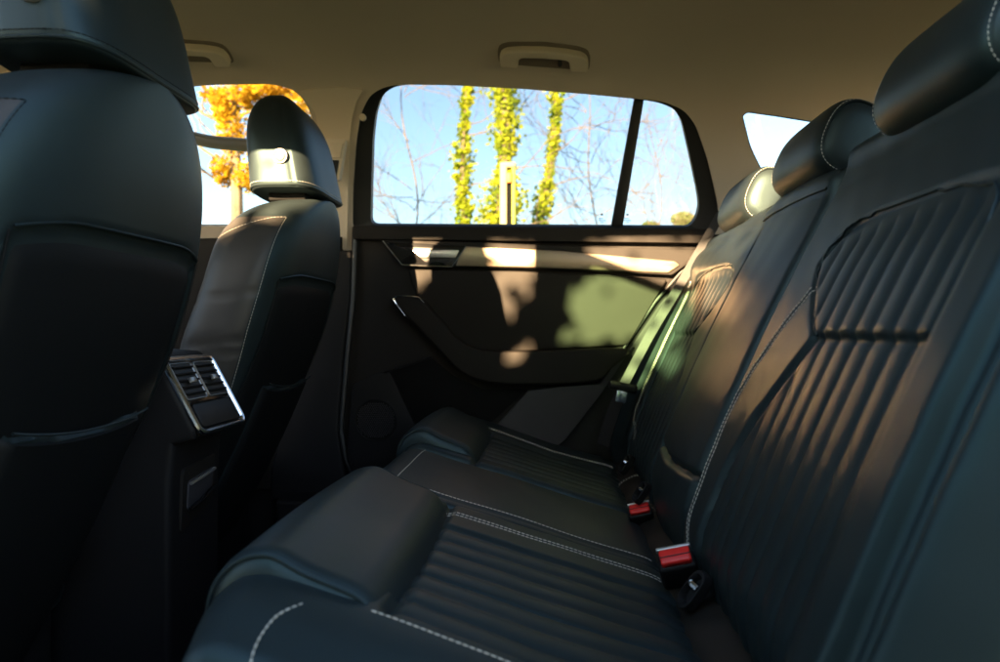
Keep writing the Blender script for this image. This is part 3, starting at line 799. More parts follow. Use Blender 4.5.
# upper decor strip (silver) with dark surround
strip = slab(dp([(382, 240), (470, 242), (600, 247), (700, 250), (690, 262), (672, 275), (600, 271), (520, 268), (404, 266), (396, 262)], 1.905, r=.006), .02, .005, 4).build('trim_surround', 'soft', door, 35)
slab(dp([(462, 246), (560, 250.5), (675, 261), (680, 265), (668, 273), (600, 270), (520, 267), (456, 266)], 1.899, r=.005), .012, .003, 3).build('decor_strip', 'decor', strip, 35)
# inner handle
hnd = slab(dp([(385, 241.5), (466, 246), (452, 267), (402, 265)], 1.8985, r=.006), .012, .003, 3).build('handle_bezel', 'gloss', door, 35)
mb = MB(); mb.tube([atY(383, 241, 1.894), atY(402, 265, 1.894)], .0022, 8); mb.tube([atY(402, 265, 1.894), atY(452, 267, 1.894)], .0022, 8); mb.tube([atY(452, 267, 1.894), atY(466, 246, 1.894)], .0018, 8)
mb.build('handle_trim', 'chrome', hnd)
slab(dp([(408, 247), (456, 249), (449, 262), (425, 262)], 1.8975, r=.004), .01, .001, 2).build('handle_cup', 'rubber', hnd, 35)
slab(dp([(412, 250), (459, 250), (455, 258), (420, 257)], 1.889, r=.004), .006, .0025, 3).build('pull_lever', 'silver', hnd, 35)
# padded insert between strip and armrest
slab(dp([(408, 269), (520, 271), (668, 279), (655, 300), (628, 345), (560, 349), (500, 352), (462, 347), (430, 318), (418, 300)], 1.915, r=.012), .02, .009, 5).build('padded_insert', 'soft', door, 35)
# armrest with rising grip
ARM = [(392, 298), (402, 296), (418, 297), (426, 304), (445, 325), (462, 342), (485, 350), (540, 351), (628, 349), (612, 368), (596, 381), (540, 385), (490, 383), (462, 373), (440, 352), (415, 325), (399, 310)]
arm = slab(dp(smooth_poly([Vector((a, b, 0)) for a, b in ARM], 3) and [(p.x, p.y) for p in smooth_poly([Vector((a, b, 0)) for a, b in ARM], 3)], 1.865), .07, .016, 6).build('armrest', 'soft', door, 40)
mb = MB(); mb.tube([atY(a, b, 1.862) for a, b in ((405, 316), (397, 305), (393, 299), (397, 296.5), (408, 296), (419, 297.5), (424, 303))], .0022, 8); mb.build('grip_trim', 'chrome', arm)
# lower door pocket: cavity shade as a flat black slab + grey lower panel
slab(dp([(385, 372), (432, 358), (452, 375), (482, 389), (528, 389), (500, 415), (470, 440), (420, 440), (404, 410), (390, 388)], 1.931, r=.006), .01, .002, 2).build('door_pocket_shade', 'pocket', door, 35)
slab(dp([(352, 385), (380, 372), (390, 372), (402, 398), (415, 425), (430, 455), (500, 455), (470, 480), (430, 500), (360, 500), (347, 455)], 1.885, r=.008), .03, .006, 4).build('lower_panel', 'plastic', door, 35)
slab(dp([(528, 391), (560, 387), (600, 384), (618, 360), (634, 345), (600, 395), (565, 440), (530, 465), (480, 455), (497, 425)], 1.893, r=.006), .03, .006, 4).build('rear_corner_panel', 'grey_plastic', door, 35)
mb = MB(); mb.tube([atY(px, py, 1.882) for px, py in smooth_poly([Vector((384, 372, 0)), Vector((400, 367, 0)), Vector((432, 357, 0))], 4, False) and [(p.x, p.y) for p in smooth_poly([Vector((384, 372, 0)), Vector((400, 367, 0)), Vector((432, 357, 0))], 4, False)]], .004, 8); mb.build('pocket_lip', 'plastic', door)
# speaker grille: dimpled disc of small rings of studs
sc = atY(376, 420, 1.883); mb = MB(); 
mbd = MB(); K = 36
mbd.add([sc + Vector((.055 * math.cos(2 * PI * k / K), -.002 * q, .055 * math.sin(2 * PI * k / K))) for q in (0, 1) for k in range(K)], [(k, (k + 1) % K, K + (k + 1) % K, K + k) for k in range(K)] + [tuple(range(K, 2 * K))])
spk = mbd.build('speaker_grille', 'pocket', door)
rg = MB(); rg.tube([sc + Vector((.057 * math.cos(2 * PI * k / 40), -.002, .057 * math.sin(2 * PI * k / 40))) for k in range(41)], .002, 6); rg.build('grille_rim', 'plastic', spk)
for i in range(-9, 10):
    for j in range(-9, 10):
        x, z = (i + .5 * (j % 2)) * .0058, j * .005
        if x * x + z * z < .052 ** 2: mb.box(sc + Vector((x, -.003, z)), (.0028, .002, .0028), R('Y', 45))
mb.build('grille_mesh', 'grey_plastic', spk, None)
# grooves lining the panel edge (dark rubber seal round the door) 
seal = MB(); seal.tube(resample([atY(*p, 1.925) for p in [(711, 231), (690, 262), (655, 302), (618, 357), (586, 405), (555, 442), (520, 478)]], .01), .0045, 8)
seal.build('door_seal', 'rubber', door)
seal = MB(); seal.tube(resample([atY(*p, 1.925) for p in [(356, 228), (353, 300), (347, 360), (341, 430), (346, 460), (362, 492)]], .01), .007, 8)
seal.build('door_seal', 'rubber', door)
# glass, frame and divider
wr = glassline
n = len(wr); cx_ = sum(p.x for p in wr) / n; cs_ = sum(p.y for p in wr) / n
def scaled(L, d):
    out = []
    N = len(L)
    for i in range(N):
        a, b, c = L[i - 1], L[i], L[(i + 1) % N]
        t = (c - a).normalized(); nn = Vector((t.y, -t.x, 0))
        if (Vector((cx_, cs_, 0)) - b).dot(nn) < 0 and False: nn = -nn
        out.append(b + nn * d)
    return out
def area(L): return sum(L[i - 1].x * L[i].y - L[i].x * L[i - 1].y for i in range(len(L)))
def ring_between(L, d0, d1, in0, in1, name, m, par):
    sg = 1 if area(L) < 0 else -1
    A = scaled(L, d0 * sg); B_ = scaled(L, d1 * sg); n = len(L)
    vs = [sheet3(p.x, p.y, in0) for p in A] + [sheet3(p.x, p.y, in0 - .002) for p in B_] + [sheet3(p.x, p.y, in1) for p in B_]
    mb = MB(); mb.add(vs, [(i * n + k, i * n + (k + 1) % n, (i + 1) * n + (k + 1) % n, (i + 1) * n + k) for i in range(2) for k in range(n)])
    return mb.build(name, m, par, 50)
nW = len(hol[0]); mb = MB()
mb.add([sheet3(p.x, p.y, -.004) for p in hol[0]] + [sheet3(p.x, p.y, -.010) for p in hol[0]] + [sheet3(a.x * .5 + b.x * .5, a.y * .5 + b.y * .5, -.013) for a, b in zip(hol[0], glassline)] + [sheet3(p.x, p.y, -.020) for p in glassline] + [sheet3(p.x, p.y, -.046) for p in glassline],
       [(i * nW + k, i * nW + (k + 1) % nW, (i + 1) * nW + (k + 1) % nW, (i + 1) * nW + k) for i in range(4) for k in range(nW)])
fr = mb.build('window_frame', 'rubber', door, 40)
def glass(L, inw, name, m, par):
    f = geometry.tessellate_polygon([[Vector((p.x, p.y, 0)) for p in L]]); mb = MB()
    mb.add([sheet3(p.x, p.y, inw) for p in L], f); return mb.build(name, m, par, 60)
glass(wr, -.042, 'window_glass', 'tint', door)
a0, a1, b0, b1 = hit(636, 96), hit(646, 96), hit(611, 232), hit(623, 232)
mb = MB(); q = [sheet3(*a0, -.022), sheet3(*a1, -.022), sheet3(*b1, -.022), sheet3(*b0, -.022)]
slab(q, .02, .003, 2).build('divider_bar', 'rubber', door, 35)
# tiny etched glass marks beside the divider
for px in (603, 629):
    mb = MB()
    for (dx, dy, w, h) in ((0, 0, 2.2, 1.6), (-1, 4, 5, .7), (0, 6, 7, .7), (0, 8, 4, .7)):
        A = [hit(px + dx - w / 2, 217 + dy - h / 2), hit(px + dx + w / 2, 217 + dy - h / 2), hit(px + dx + w / 2, 217 + dy + h / 2), hit(px + dx - w / 2, 217 + dy + h / 2)]
        mb.add([sheet3(*p, -.0405) for p in A], [(0, 1, 2, 3)])
    mb.build('etched_mark', 'webbing', door, None)

# quarter window
qw = empty('quarter_window', sheet3(*hit(800, 150))); tag(qw, 'small bright quarter window behind the rear headrests', 'window')
cx_ = sum(p.x for p in hol[2]) / len(hol[2]); cs_ = sum(p.y for p in hol[2]) / len(hol[2])
ring_between(hol[2], -.003, .004, -.006, -.034, 'window_seal', 'rubber', qw); glass(hol[2], -.036, 'window_glass', 'clear', qw)

# far front door (mostly hidden): panel, glass, window frame
fd = empty('front_door', (-1.2, 1.95, -.5)); tag(fd, 'far front door, only its bright window showing beside the headrest', 'car door')
slab([Vector((-1.95, 1.93, -.45)), Vector((-.64, 1.93, -.45)), Vector((-.58, 1.93, .265)), Vector((-1.95, 1.93, .265))], .03, .006, 3).build('door_panel', 'soft', fd, 35)
cx_ = sum(p.x for p in hol[1]) / len(hol[1]); cs_ = sum(p.y for p in hol[1]) / len(hol[1])
glass(hol[1], -.042, 'window_glass', 'clear', fd)
mb = MB(); bar = [atY(150, 133, 1.97), atY(190, 138, 1.95), atY(215, 143, 1.94), atY(260, 147, 1.93), atY(330, 156, 1.92)]
mb.tube(smooth_poly(bar, 5, False), .017, 10); mb.tube([p + Vector((0, -.012, .012)) for p in smooth_poly(bar, 5, False)], .006, 8)
mb.build('mirror_bar', 'lining_plastic', fd)

# far B-pillar lower trim, belt guide, step sill
bp = slab(dp([(300, 250), (352, 250), (350, 300), (343, 360), (338, 430), (344, 470), (352, 500), (270, 500), (270, 470), (290, 400)], 1.915), .03, .01, 4).build('pillar_cover', 'plastic', None, 35)
tag(bp, 'black lower cover of the far centre pillar beside the front seat', 'pillar cover')
pc = [Vector((*hit(px, py), 0)) for px, py in [(299, 91), (315, 88), (340, 87), (364, 89), (357, 100), (352, 120), (349, 160), (347.5, 249), (328, 249), (326, 200), (322, 150), (316, 112)]]
pc = round_corners(pc, .008, 3)
rv, fs = cdt(pc, [[Vector((p.x + 50, p.y, 0)) for p in pc]], 14, 30)
def in_pc(c):
    q = False; j = len(pc) - 1
    for i in range(len(pc)):
        a, b = pc[i], pc[j]
        if (a.y > c.y) != (b.y > c.y) and c.x < (b.x - a.x) * (c.y - a.y) / (b.y - a.y) + a.x: q = not q
        j = i
    return q
fs = [f for f in fs if in_pc(sum((rv[i] for i in f), Vector((0, 0))) / len(f))]
used = sorted({i for f in fs for i in f}); ix = {a: b for b, a in enumerate(used)}
mb = MB(); mb.add([sheet3(rv[i].x, rv[i].y, .007) for i in used], [tuple(ix[i] for i in f) for f in fs])
n = len(pc); mb.add([sheet3(p.x, p.y, .007) for p in pc] + [sheet3(p.x, p.y, -.004) for p in pc], [(k, (k + 1) % n, n + (k + 1) % n, n + k) for k in range(n)])
bp2 = mb.build('pillar_cover', 'lining_plastic', None, 40)
tag(bp2, 'beige upper cover of the far centre pillar behind the sunlit headrest', 'pillar cover')
bg = empty('belt_height_adjuster', atY(332, 160, 1.83)); tag(bg, 'small beige belt height adjuster on the far centre pillar', 'belt adjuster')
slab(dp([(326, 138), (346, 139), (339, 180), (322, 180)], 1.835, r=.006), .02, .003, 3).build('adjuster_frame', 'lining_plastic', bg, 35)
slab(dp([(329, 142), (343, 143), (340, 158), (327, 158)], 1.830, r=.004), .01, .002, 3).build('adjuster_slide', 'lining_plastic', bg, 35)
slab(dp([(328, 160), (339, 160), (336, 176), (325, 176)], 1.832, r=.003), .01, .001, 2).build('adjuster_slot', 'rubber', bg, 35)
st = slab([Vector((-.72, 1.80, -.53)), Vector((.30, 1.80, -.53)), Vector((.30, 1.80, -.45)), Vector((-.72, 1.80, -.45))], .12, .02, 5).build('door_sill_cover', 'plastic', None, 40)
tag(st, 'long black scuff cover along the foot of the far door', 'door sill')
mt = MB(); mt.box((-.42, 1.55, -.595), (.36, .44, .014), None, .006); mt = mt.build('floor_mat', 'carpet'); tag(mt, 'black carpet mat in the far rear footwell', 'floor mat')
mt = MB(); mt.box((-.42, .80, -.595), (.36, .46, .014), None, .006); mt = mt.build('floor_mat', 'carpet'); tag(mt, 'black carpet mat in the near rear footwell below the blurred seat', 'floor mat')

# C-pillar lower trim between door and seat
slabc = slab(dp([(712, 234), (740, 234), (760, 300), (700, 420), (640, 520), (520, 520), (556, 446), (590, 404), (622, 358), (658, 304), (692, 264)], 1.915), .03, .008, 4).build('wheel_arch_trim', 'plastic', None, 35)
tag(slabc, 'dark wheel arch trim between the far door and rear bench', 'interior trim')

# rear seat belt on the far side
belt = empty('seat_belt', atY(640, 380, 1.83)); tag(belt, 'pale seat belt webbing running down beside the far rear backrest', 'seat belt')
def strap(pts, w, name, m, par, th=.0014):
    P = [Vector(p) for p in pts]; vs = []
    for i, p in enumerate(P):
        t = (P[min(i + 1, len(P) - 1)] - P[max(i - 1, 0)]).normalized(); a = t.cross(Vector((-.55, -.8, .2))).normalized()
        n_ = t.cross(a).normalized()
        for s_ in (-1, -.8, 0, .8, 1):
            vs.append(p + a * w / 2 * s_ + n_ * (th * (1 - .4 * (abs(s_) == 1))))
        for s_ in (1, -1): vs.append(p + a * w / 2 * s_ - n_ * th * .4)
    f = []
    for i in range(len(P) - 1):
        for k in range(7): f.append((i * 7 + k, i * 7 + (k + 1) % 7, (i + 1) * 7 + (k + 1) % 7, (i + 1) * 7 + k))
    mb = MB(); mb.add(vs, f); return mb.build(name, m, par, 50)
sp = smooth_poly([atY(722, 212, 1.86), atY(706, 240, 1.85), atY(680, 285, 1.83), atY(650, 335, 1.81), atY(622, 388, 1.79)], 6, False)
strap(sp, .026, 'webbing', 'webbing', belt)
sp = smooth_poly([atY(624, 386, 1.80), atY(612, 415, 1.80), atY(603, 445, 1.80)], 4, False)
strap(sp, .034, 'lower_webbing', 'plastic', belt)
tg = MB(); c0 = atY(623, 387, 1.78); tg.box(c0, (.070, .014, .022), R('Y', 12), .005); tg = tg.build('latch_tongue', 'plastic', belt)
mb = MB(); mb.box(c0 + Vector((-.004, -.002, -.024)), (.026, .003, .03), R('Y', 12), .002); mb.build('tongue_plate', 'chrome', tg)

# grab handles
def grab(px0, px1, py_, label, slope=0., hook=True):
    a = hit(px0, py_); b = hit(px1, py_ + slope); root = empty('grab_handle', sheet3((a[0] + b[0]) / 2, a[1])); tag(root, label, 'grab handle', 'folding grab handles on the roof lining')
    def q(u, v, h): # u 0..1 along, v up along sheet metres, h inward
        x = a[0] + (b[0] - a[0]) * u; s = a[1] + (b[1] - a[1]) * u + v; return sheet3(x, s, h)
    # outline in (u,v): arched grip with two feet
    out = [(0, -.028), (-.005, -.005), (.02, .012), (.08, .022), (.25, .029), (.5, .031), (.75, .029), (.92, .022), (.98, .012), (1.005, -.005), (1, -.028), (.80, -.028), (.785, .0), (.74, .006), (.5, .008), (.26, .006), (.215, .0), (.20, -.028)]
    pts = [q(u, v, .026) for u, v in out]
    nb = (q(.5, 0, .03) - q(.5, 0, 0)).normalized()
    slab(round_corners(pts, .006, 3), .022, .005, 4, nb).build('grip', 'lining_plastic', root, 40)
    rc = [q(u, v, .001) for u, v in ((-.02, -.034), (-.03, .0), (0, .024), (.12, .034), (.5, .040), (.88, .034), (1.0, .024), (1.03, .0), (1.02, -.034))]
    slab(round_corners(rc, .012, 4), .003, .001, 2, nb).build('recess_shade', 'lining_shade', root, 40)  # dark plate stands in for the shadow outline behind the grip
    for u in (.10, .90):
        mb = slab([q(u - .07, -.022, .012), q(u + .07, -.022, .012), q(u + .07, .010, .012), q(u - .07, .010, .012)], .016, .003, 2, nb); mb.build('hinge_mount', 'lining_plastic', root)
    if hook:
        mb = MB(); mb.tube([q(.68, .004, .003), q(.68, .0, .016), q(.68, -.016, .016), q(.68, -.02, .008)], .005, 8); mb.build('coat_hook', 'dark_metal', root)
grab(500, 588, 52, 'grab handle with coat hook above the far rear window', 6)
grab(150, 228, 50, 'grab handle partly hidden by the nearest front headrest', 2, False)
lt = slab([sheet3(*hit(px, py), .003) for px, py in ((318, 86), (358, 88), (356, 97), (322, 95))], .002, .001, 2).build('airbag_badge', 'lining', None, 40); tag(lt, 'small embossed oval badge above the far centre pillar', 'badge')
sb = MB(); c_ = sheet3(*hit(363, 117), .004); sb.tube([c_ + Vector((0, -.004, 0)), c_ + Vector((0, .006, 0))], .009, 14); sb = sb.build('trim_plug', 'lining_plastic', None); tag(sb, 'round beige screw plug on the pillar at the window edge', 'plug')

# ------------------------------------------------------------------ OUTSIDE
mb = MB(); G = -1.05
mb.add([(-90, -60, G), (90, -60, G), (90, 160, G), (-90, 160, G)], [(0, 1, 2, 3)]); o = mb.build('ground', 'grass', None, None); tag(o, kind='structure', label='grass verge outside the car', cat='ground')
def leaves(mb, c, n, rad, size):
    for _ in range(n):
        d = Vector((random.gauss(0, 1), random.gauss(0, 1), random.gauss(0, 1))); d = d.normalized() * (random.random() ** .5)
        p = c + Vector((d.x * rad[0], d.y * rad[1], d.z * rad[2])); s = size * random.uniform(.6, 1.3)
        a = Vector((random.uniform(-1, 1), random.uniform(-1, 1), random.uniform(-1, 1))).normalized(); b_ = a.orthogonal().normalized()
        mb.add([p - a * s, p + b_ * s * .6, p + a * s, p - b_ * s * .6], [(0, 1, 2, 3)])
def branches(mb, p, d, L, r, depth, spread=.5, kids=3):
    n = 9; pts = [p]; q = p.copy(); dd = d.normalized()
    for i in range(n):
        dd = (dd + Vector((random.uniform(-1, 1), random.uniform(-1, 1), random.uniform(-.8, 1))) * .30).normalized(); q = q + dd * L / n; pts.append(q.copy())
    mb.tube(pts, r, 5, False, r2=r * .4)
    if depth > 0:
        for k in range(kids):
            i = random.randint(2, n); e = (dd + Vector((random.uniform(-1, 1), random.uniform(-1, 1), random.uniform(-.6, .9))) * spread * 1.7).normalized()
            branches(mb, pts[i], e, L * random.uniform(.55, .8), r * .5, depth - 1, spread, kids)
def ivy_tree(px, Yd, wpx, top_px, lean, label, dens=1., shape=None):
    b = atY(px, 331, Yd); H = 7.5; w = wpx / F * Yd / 2
    root = empty('ivy_tree', (b.x, Yd, G)); tag(root, label, 'tree', 'ivy covered trunks beyond the far window')
    pts = [Vector((b.x + lean * (z - 0) + .05 * math.sin(z * 1.7 + px), Yd, z)) for z in np.linspace(G, H, 18)]
    mb = MB(); mb.tube(pts, lambda t: .13 * (w / .2) * (1 - .75 * t), 9); mb.build('trunk', 'bark', root)
    mb = MB(); n = int(6500 * dens)
    for _ in range(n):
        z = random.uniform(G, H); i = (z - G) / (H - G); cxp = b.x + lean * z + .05 * math.sin(z * 1.7 + px)
        rr = w * (1 + .35 * math.sin(z * 3.1 + px) + .25 * math.sin(z * 7.7 + px * 2)) * (1.15 - .55 * i) 
        an = random.uniform(0, 2 * PI); rad = rr * (random.uniform(.5, 1.1) + (random.random() ** 6) * 1.1)
        p = Vector((cxp + rad * math.cos(an), Yd + rad * math.sin(an), z)); s = .036 * random.uniform(.5, 1.4) * Yd / 9
        a = Vector((random.uniform(-1, 1), random.uniform(-1, 1), random.uniform(-1, 1))).normalized(); b_ = a.orthogonal().normalized()
        mb.add([p - a * s, p + b_ * s * .7, p + a * s, p - b_ * s * .7], [(0, 1, 2, 3)])
    mb.build('foliage', 'ivy', root, None)
    mb = MB()
    for k in range(9):
        z = random.uniform(.8, 6); branches(mb, Vector((b.x + lean * z, Yd, z)), Vector((random.choice((-1, 1)), random.uniform(-.4, .4), random.uniform(.1, .6))), random.uniform(.6, 1.3), .009, 1, .5, 3)
    mb.build('crown' if 'bare' in root.name else 'twig_crown', 'bark', root, None)
ivy_tree(466, 9.5, 12, 0, .0, 'slim ivy covered trunk, leftmost of the three past the window', .8)
ivy_tree(500, 9.0, 26, 0, .01, 'thickest ivy covered trunk, behind the post', 1.5)
ivy_tree(531, 9.8, 12, 0, .10, 'leaning ivy covered trunk just right of the post', .8)
def bare_tree(px, Yd, label, seed, hgt=5.):
    random.seed(seed); b = atY(px, 331, Yd); root = empty('bare_tree', (b.x, Yd, G)); tag(root, label, 'tree', 'bare thin trees against the sky')
    mb = MB(); pts = [Vector((b.x + .1 * math.sin(z) + .07 * math.sin(2.3 * z + seed), Yd, z)) for z in np.linspace(G, hgt, 24)]; mb.tube(pts, .022, 7, True, r2=.006); mb.build('trunk', 'bark', root)
    mb = MB()
    for k in range(26):
        z = random.uniform(-.2, hgt * .8); branches(mb, Vector((b.x + .1 * math.sin(z), Yd, z)), Vector((random.choice((-1, 1)) * random.uniform(.3, 1), random.uniform(-.4, .4), random.uniform(-.2, .9))), random.uniform(.8, 2.2), .008, 2, .5, 4)
    mb.build('crown' if 'bare' in root.name else 'twig_crown', 'bark', root, None)
bare_tree(408, 11, 'faint bare twiggy tree in the left part of the rear window', 3)
bare_tree(590, 12, 'faint bare twiggy tree between the ivy trunks and divider', 5)
bare_tree(765, 15, 'faint bare tree showing through the quarter window', 6, 5)
bare_tree(655, 13, 'faint bare twiggy tree seen through the small rear pane', 8, 4)
random.seed(11)
def autumn_tree(px, Yd, label, cl, seed, m='autumn'):
    random.seed(seed); b = atY(px, 331, Yd); root = empty('autumn_tree', (b.x, Yd, G)); tag(root, label, 'tree', 'autumn trees beyond the front window')
    mb = MB(); mb.tube([Vector((b.x + .06 * math.sin(z * 1.3), Yd, z)) for z in np.linspace(G, 4.8, 12)], .10, 8, True, r2=.03)
    mb.build('trunk', 'bark', root); mb = MB()
    for (cpx, cpy, rx, rz, n) in cl:
        c = atY(cpx, cpy, Yd); leaves(mb, c, int(n * 1.6), (rx * Yd / F, .3, rz * Yd / F), .028)
    mb.build('crown', m, root, None); mb = MB()
    for k in range(14):
        z = random.uniform(.6, 4.2); branches(mb, Vector((b.x, Yd, z)), Vector((random.choice((-1, 1)), random.uniform(-.4, .4), random.uniform(.1, .7))), random.uniform(.6, 1.2), .02, 1, .5, 3)
    mb.build('crown' if 'bare' in root.name else 'twig_crown', 'bark', root, None)
autumn_tree(232, 7.5, 'orange leaved tree left of the sunlit front headrest', [(226, 108, 10, 22, 600), (246, 96, 12, 12, 350), (276, 90, 34, 9, 600), (214, 98, 8, 10, 120), (232, 140, 9, 16, 260), (226, 172, 12, 18, 330), (246, 178, 10, 16, 180), (238, 128, 18, 40, 260), (260, 60, 50, 30, 900), (300, 110, 14, 20, 250)], 4)
autumn_tree(-60, 7.5, 'yellow leaved tree at the far left edge between headrest and seat', [(4, 58, 12, 20, 300), (-60, 60, 60, 60, 900)], 9)
def bush(px, py, Yd, r, label):
    b = atY(px, py, Yd); root = empty('bush', (b.x, Yd, G)); tag(root, label, 'bush', 'distant shrubs low in the rear window')
    mb = MB(); leaves(mb, b, 1400, (r, r * .6, r * .6), .06); mb.build('foliage', 'pale_bush', root, None)
    mb = MB(); mb.tube([Vector((b.x, Yd, G)), b], .05, 6); mb.build('stem', 'bark', root)
bush(683, 219, 24, .42, 'small green shrub low in the corner of the rear pane')
bush(650, 227, 26, .35, 'low green shrub right of the window divider')
# post
pb = atY(508, 226, 4.2); ptop = atY(508, 165, 4.2).z; w = 16 / F * 4.2
post = empty('post', (pb.x, 4.2, G)); tag(post, 'pale post with dark slot and orange band outside the far window', 'post')
mb = MB(); mb.box((pb.x - w * .27, 4.2, (G + ptop) / 2), (w * .44, .07, ptop - G), None, .01); mb.box((pb.x, 4.2, ptop - .005), (w, .072, .035), None, .012); mb.build('post_body', 'concrete', post)
mb = MB(); mb.box((pb.x + w * .36, 4.2, (G + ptop) / 2 - .01), (w * .24, .07, ptop - G - .02), None, .008); mb.build('post_strip', 'yellow', post)
mb = MB(); mb.box((pb.x + w * .09, 4.2, (G + ptop) / 2 - .03), (w * .30, .03, ptop - G - .06)); mb.build('slot', 'pocket', post)
mb = MB(); mb.box((pb.x + w * .10, 4.160, ptop - .085), (w * .32, .014, .060), None, .003); mb.build('orange_band', 'orange', post)

# ------------------------------------------------------------------ near side, outside the frame: the open rear door and an added unseen hedge with gaps shaped for the sun patches
nd = empty('rear_door', (-.52, .45, -.5)); tag(nd, 'open near rear door with green tinted glass, swung out beside the camera', 'car door')
def nq(s_, z): return Vector((-.62 + .40 * s_, .45 - .90 * s_, z))
ndn = Vector((.9, .40, 0)).normalized()
slab([nq(.17, -.45), nq(.9, -.40), nq(.93, .10), nq(.86, .27), nq(.17, .27)], .05, .01, 3, ndn).build('door_panel', 'body', nd, 35)
topz = lambda s_: .70 - .04 * s_
mb = MB(); mb.tube([nq(.17, .27), nq(.17, topz(.17)), nq(.45, topz(.45)), nq(.82, topz(.82)), nq(.86, .27)], .016, 8); mb.build('window_frame', 'rubber', nd)
mb = MB(); mb.add([nq(.17, .27), nq(.86, .27), nq(.82, topz(.82)), nq(.17, topz(.17))], [(0, 1, 2, 3)]); mb.build('window_glass', 'green_tint', nd)

def to_px(p):
    fx, fy = -math.sin(YAW), math.cos(YAW); rx, ry = math.cos(YAW), math.sin(YAW)
    dpt = p.x * fx + p.y * fy; return (500 + F * (p.x * rx + p.y * ry) / dpt, 331 - F * p.z / dpt)
SUN = Vector((.33, 1.0, -.276)).normalized()       # travel direction of the sunlight
GAPS = [  # (depth y, outline of the lit patch as seen on what it falls on)
 (1.42, [(225, 130), (300, 130), (312, 190), (300, 215), (225, 215)]),
 (1.40, [(205, 205), (290, 200), (285, 222), (240, 232), (205, 250)]),
 (1.87, [(339, 226), (353, 226), (352, 258), (341, 258)]),
 (1.90, [(383, 238), (402, 240), (416, 262), (404, 268), (408, 300), (402, 300)]),
 (1.90, [(425, 246), (462, 246), (460, 268), (430, 266)]),
 (1.90, [(488, 240), (542, 240), (530, 290), (522, 300), (508, 318), (500, 312), (486, 300), (486, 262)]),
 (1.90, [(564, 240), (716, 234), (702, 262), (690, 282), (668, 277), (625, 264), (590, 252)]),
 (1.90, [(574, 284), (584, 274), (600, 269), (625, 271), (662, 288), (700, 275), (690, 310), (656, 322), (642, 336), (622, 343), (606, 338), (590, 345), (574, 340), (562, 345), (553, 338), (560, 326), (572, 322), (564, 312), (570, 304), (560, 296)]),
 (1.90, [(512, 345), (535, 345), (532, 368), (514, 366)]),
 (1.80, [(690, 232), (730, 232), (720, 280), (690, 330), (700, 390), (680, 400), (660, 350), (630, 385), (612, 380), (650, 300)]),
 (1.60, [(672, 240), (742, 232), (800, 190), (815, 188), (770, 260), (735, 330), (700, 330), (680, 290)]),
 (1.50, [(712, 200), (722, 180), (750, 164), (800, 150), (800, 190), (790, 225), (740, 240), (712, 235)]),
 (.85, [(698, 600), (716, 592), (712, 618), (700, 616)]),
]
def in_poly(x, y, L):
    c = False; j = len(L) - 1
    for i in range(len(L)):
        if (L[i][1] > y) != (L[j][1] > y) and x < (L[j][0] - L[i][0]) * (y - L[i][1]) / (L[j][1] - L[i][1]) + L[i][0]: c = not c
        j = i
    return c
def lit(p):
    for yd, L in GAPS:
        q = p + SUN * ((yd - p.y) / SUN.y)
        if in_poly(*to_px(q), L): return True
    return False
random.seed(21)
mb = MB()
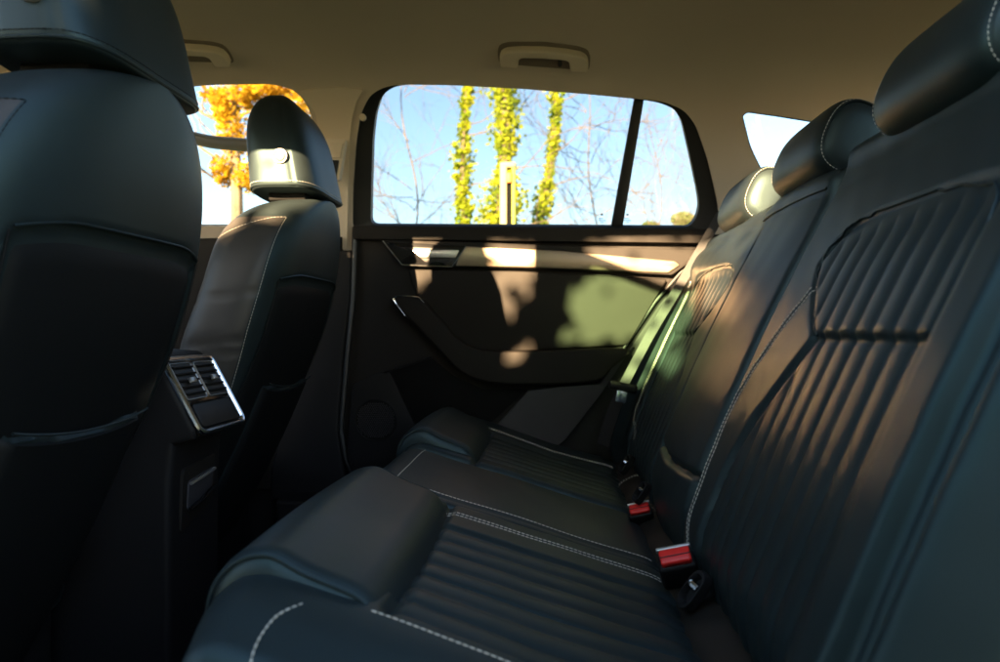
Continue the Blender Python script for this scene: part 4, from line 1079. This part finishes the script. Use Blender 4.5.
for _ in range(34000):
    y = random.uniform(-3.0, -2.3); c = Vector((random.uniform(-3.6, .7) , y, random.uniform(-.9, 2.3))); s_ = random.uniform(.035, .075)
    a = Vector((random.uniform(-1, 1), random.uniform(-.5, .5), random.uniform(-1, 1))).normalized(); b_ = Vector((a.z, random.uniform(-.4, .4), -a.x)).normalized()
    q = [c - a * s_, c + b_ * s_ * .75, c + a * s_, c - b_ * s_ * .75]
    if (lit(c) or any(lit((v + c) / 2) for v in q)):
        if random.random() > .075: continue
        q = [c + (v - c) * .45 for v in q]
    mb.add(q, [(0, 1, 2, 3)])
hg = empty('sun_block_hedge', (-1.6, -2.65, G)); tag(hg, 'added unseen hedge behind the camera that dapples the sunlight', 'sun_block_hedge')  # made-up foliage, keeps the sun off all but the chosen patches
mb.build('foliage', 'bush', hg, None)
mb = MB(); mb.box((-1.45, -2.65, G + .1), (4.2, .5, .2)); mb.build('stem', 'bark', hg)

# ------------------------------------------------------------------ light
SUN = Vector((.33, 1.0, -.276)).normalized()       # travel direction
az = math.atan2(-SUN.x, -SUN.y); el = math.asin(-SUN.z)
w = bpy.data.worlds.new('World'); bpy.context.scene.world = w; w.use_nodes = True; nt = w.node_tree
sky = nt.nodes.new('ShaderNodeTexSky'); sky.sky_type = 'NISHITA'; sky.sun_disc = False
sky.sun_elevation = el; sky.sun_rotation = az; sky.air_density = 1.0; sky.dust_density = 1.6; sky.ozone_density = 1.5
bg = nt.nodes['Background']; nt.links.new(sky.outputs[0], bg.inputs[0]); bg.inputs[1].default_value = .055
ld = bpy.data.lights.new('sun', 'SUN'); ld.energy = 5.0; ld.angle = math.radians(.5); ld.color = (1, .67, .36)
lo = bpy.data.objects.new('sun', ld); C.objects.link(lo); lo.rotation_euler = SUN.to_track_quat('-Z', 'Y').to_euler()

# ------------------------------------------------------------------ camera
cd = bpy.data.cameras.new('camera'); cam = bpy.data.objects.new('camera', cd); C.objects.link(cam)
cd.sensor_width = 36; cd.lens = 36 * F / 1000; cd.clip_start = .02; cd.clip_end = 500
cam.location = (0, 0, 0); cam.rotation_euler = (PI / 2, 0, YAW)
cd.dof.use_dof = True; cd.dof.focus_distance = 1.2; cd.dof.aperture_fstop = 4.6
S = bpy.context.scene; S.camera = cam
S.view_settings.view_transform = 'Standard'; S.view_settings.look = 'None'; S.view_settings.exposure = 3.95; S.view_settings.gamma = 1
S.cycles.use_denoising = True; S.cycles.max_bounces = 8; S.cycles.diffuse_bounces = 5; S.cycles.transparent_max_bounces = 12
S.cycles.sample_clamp_indirect = 6
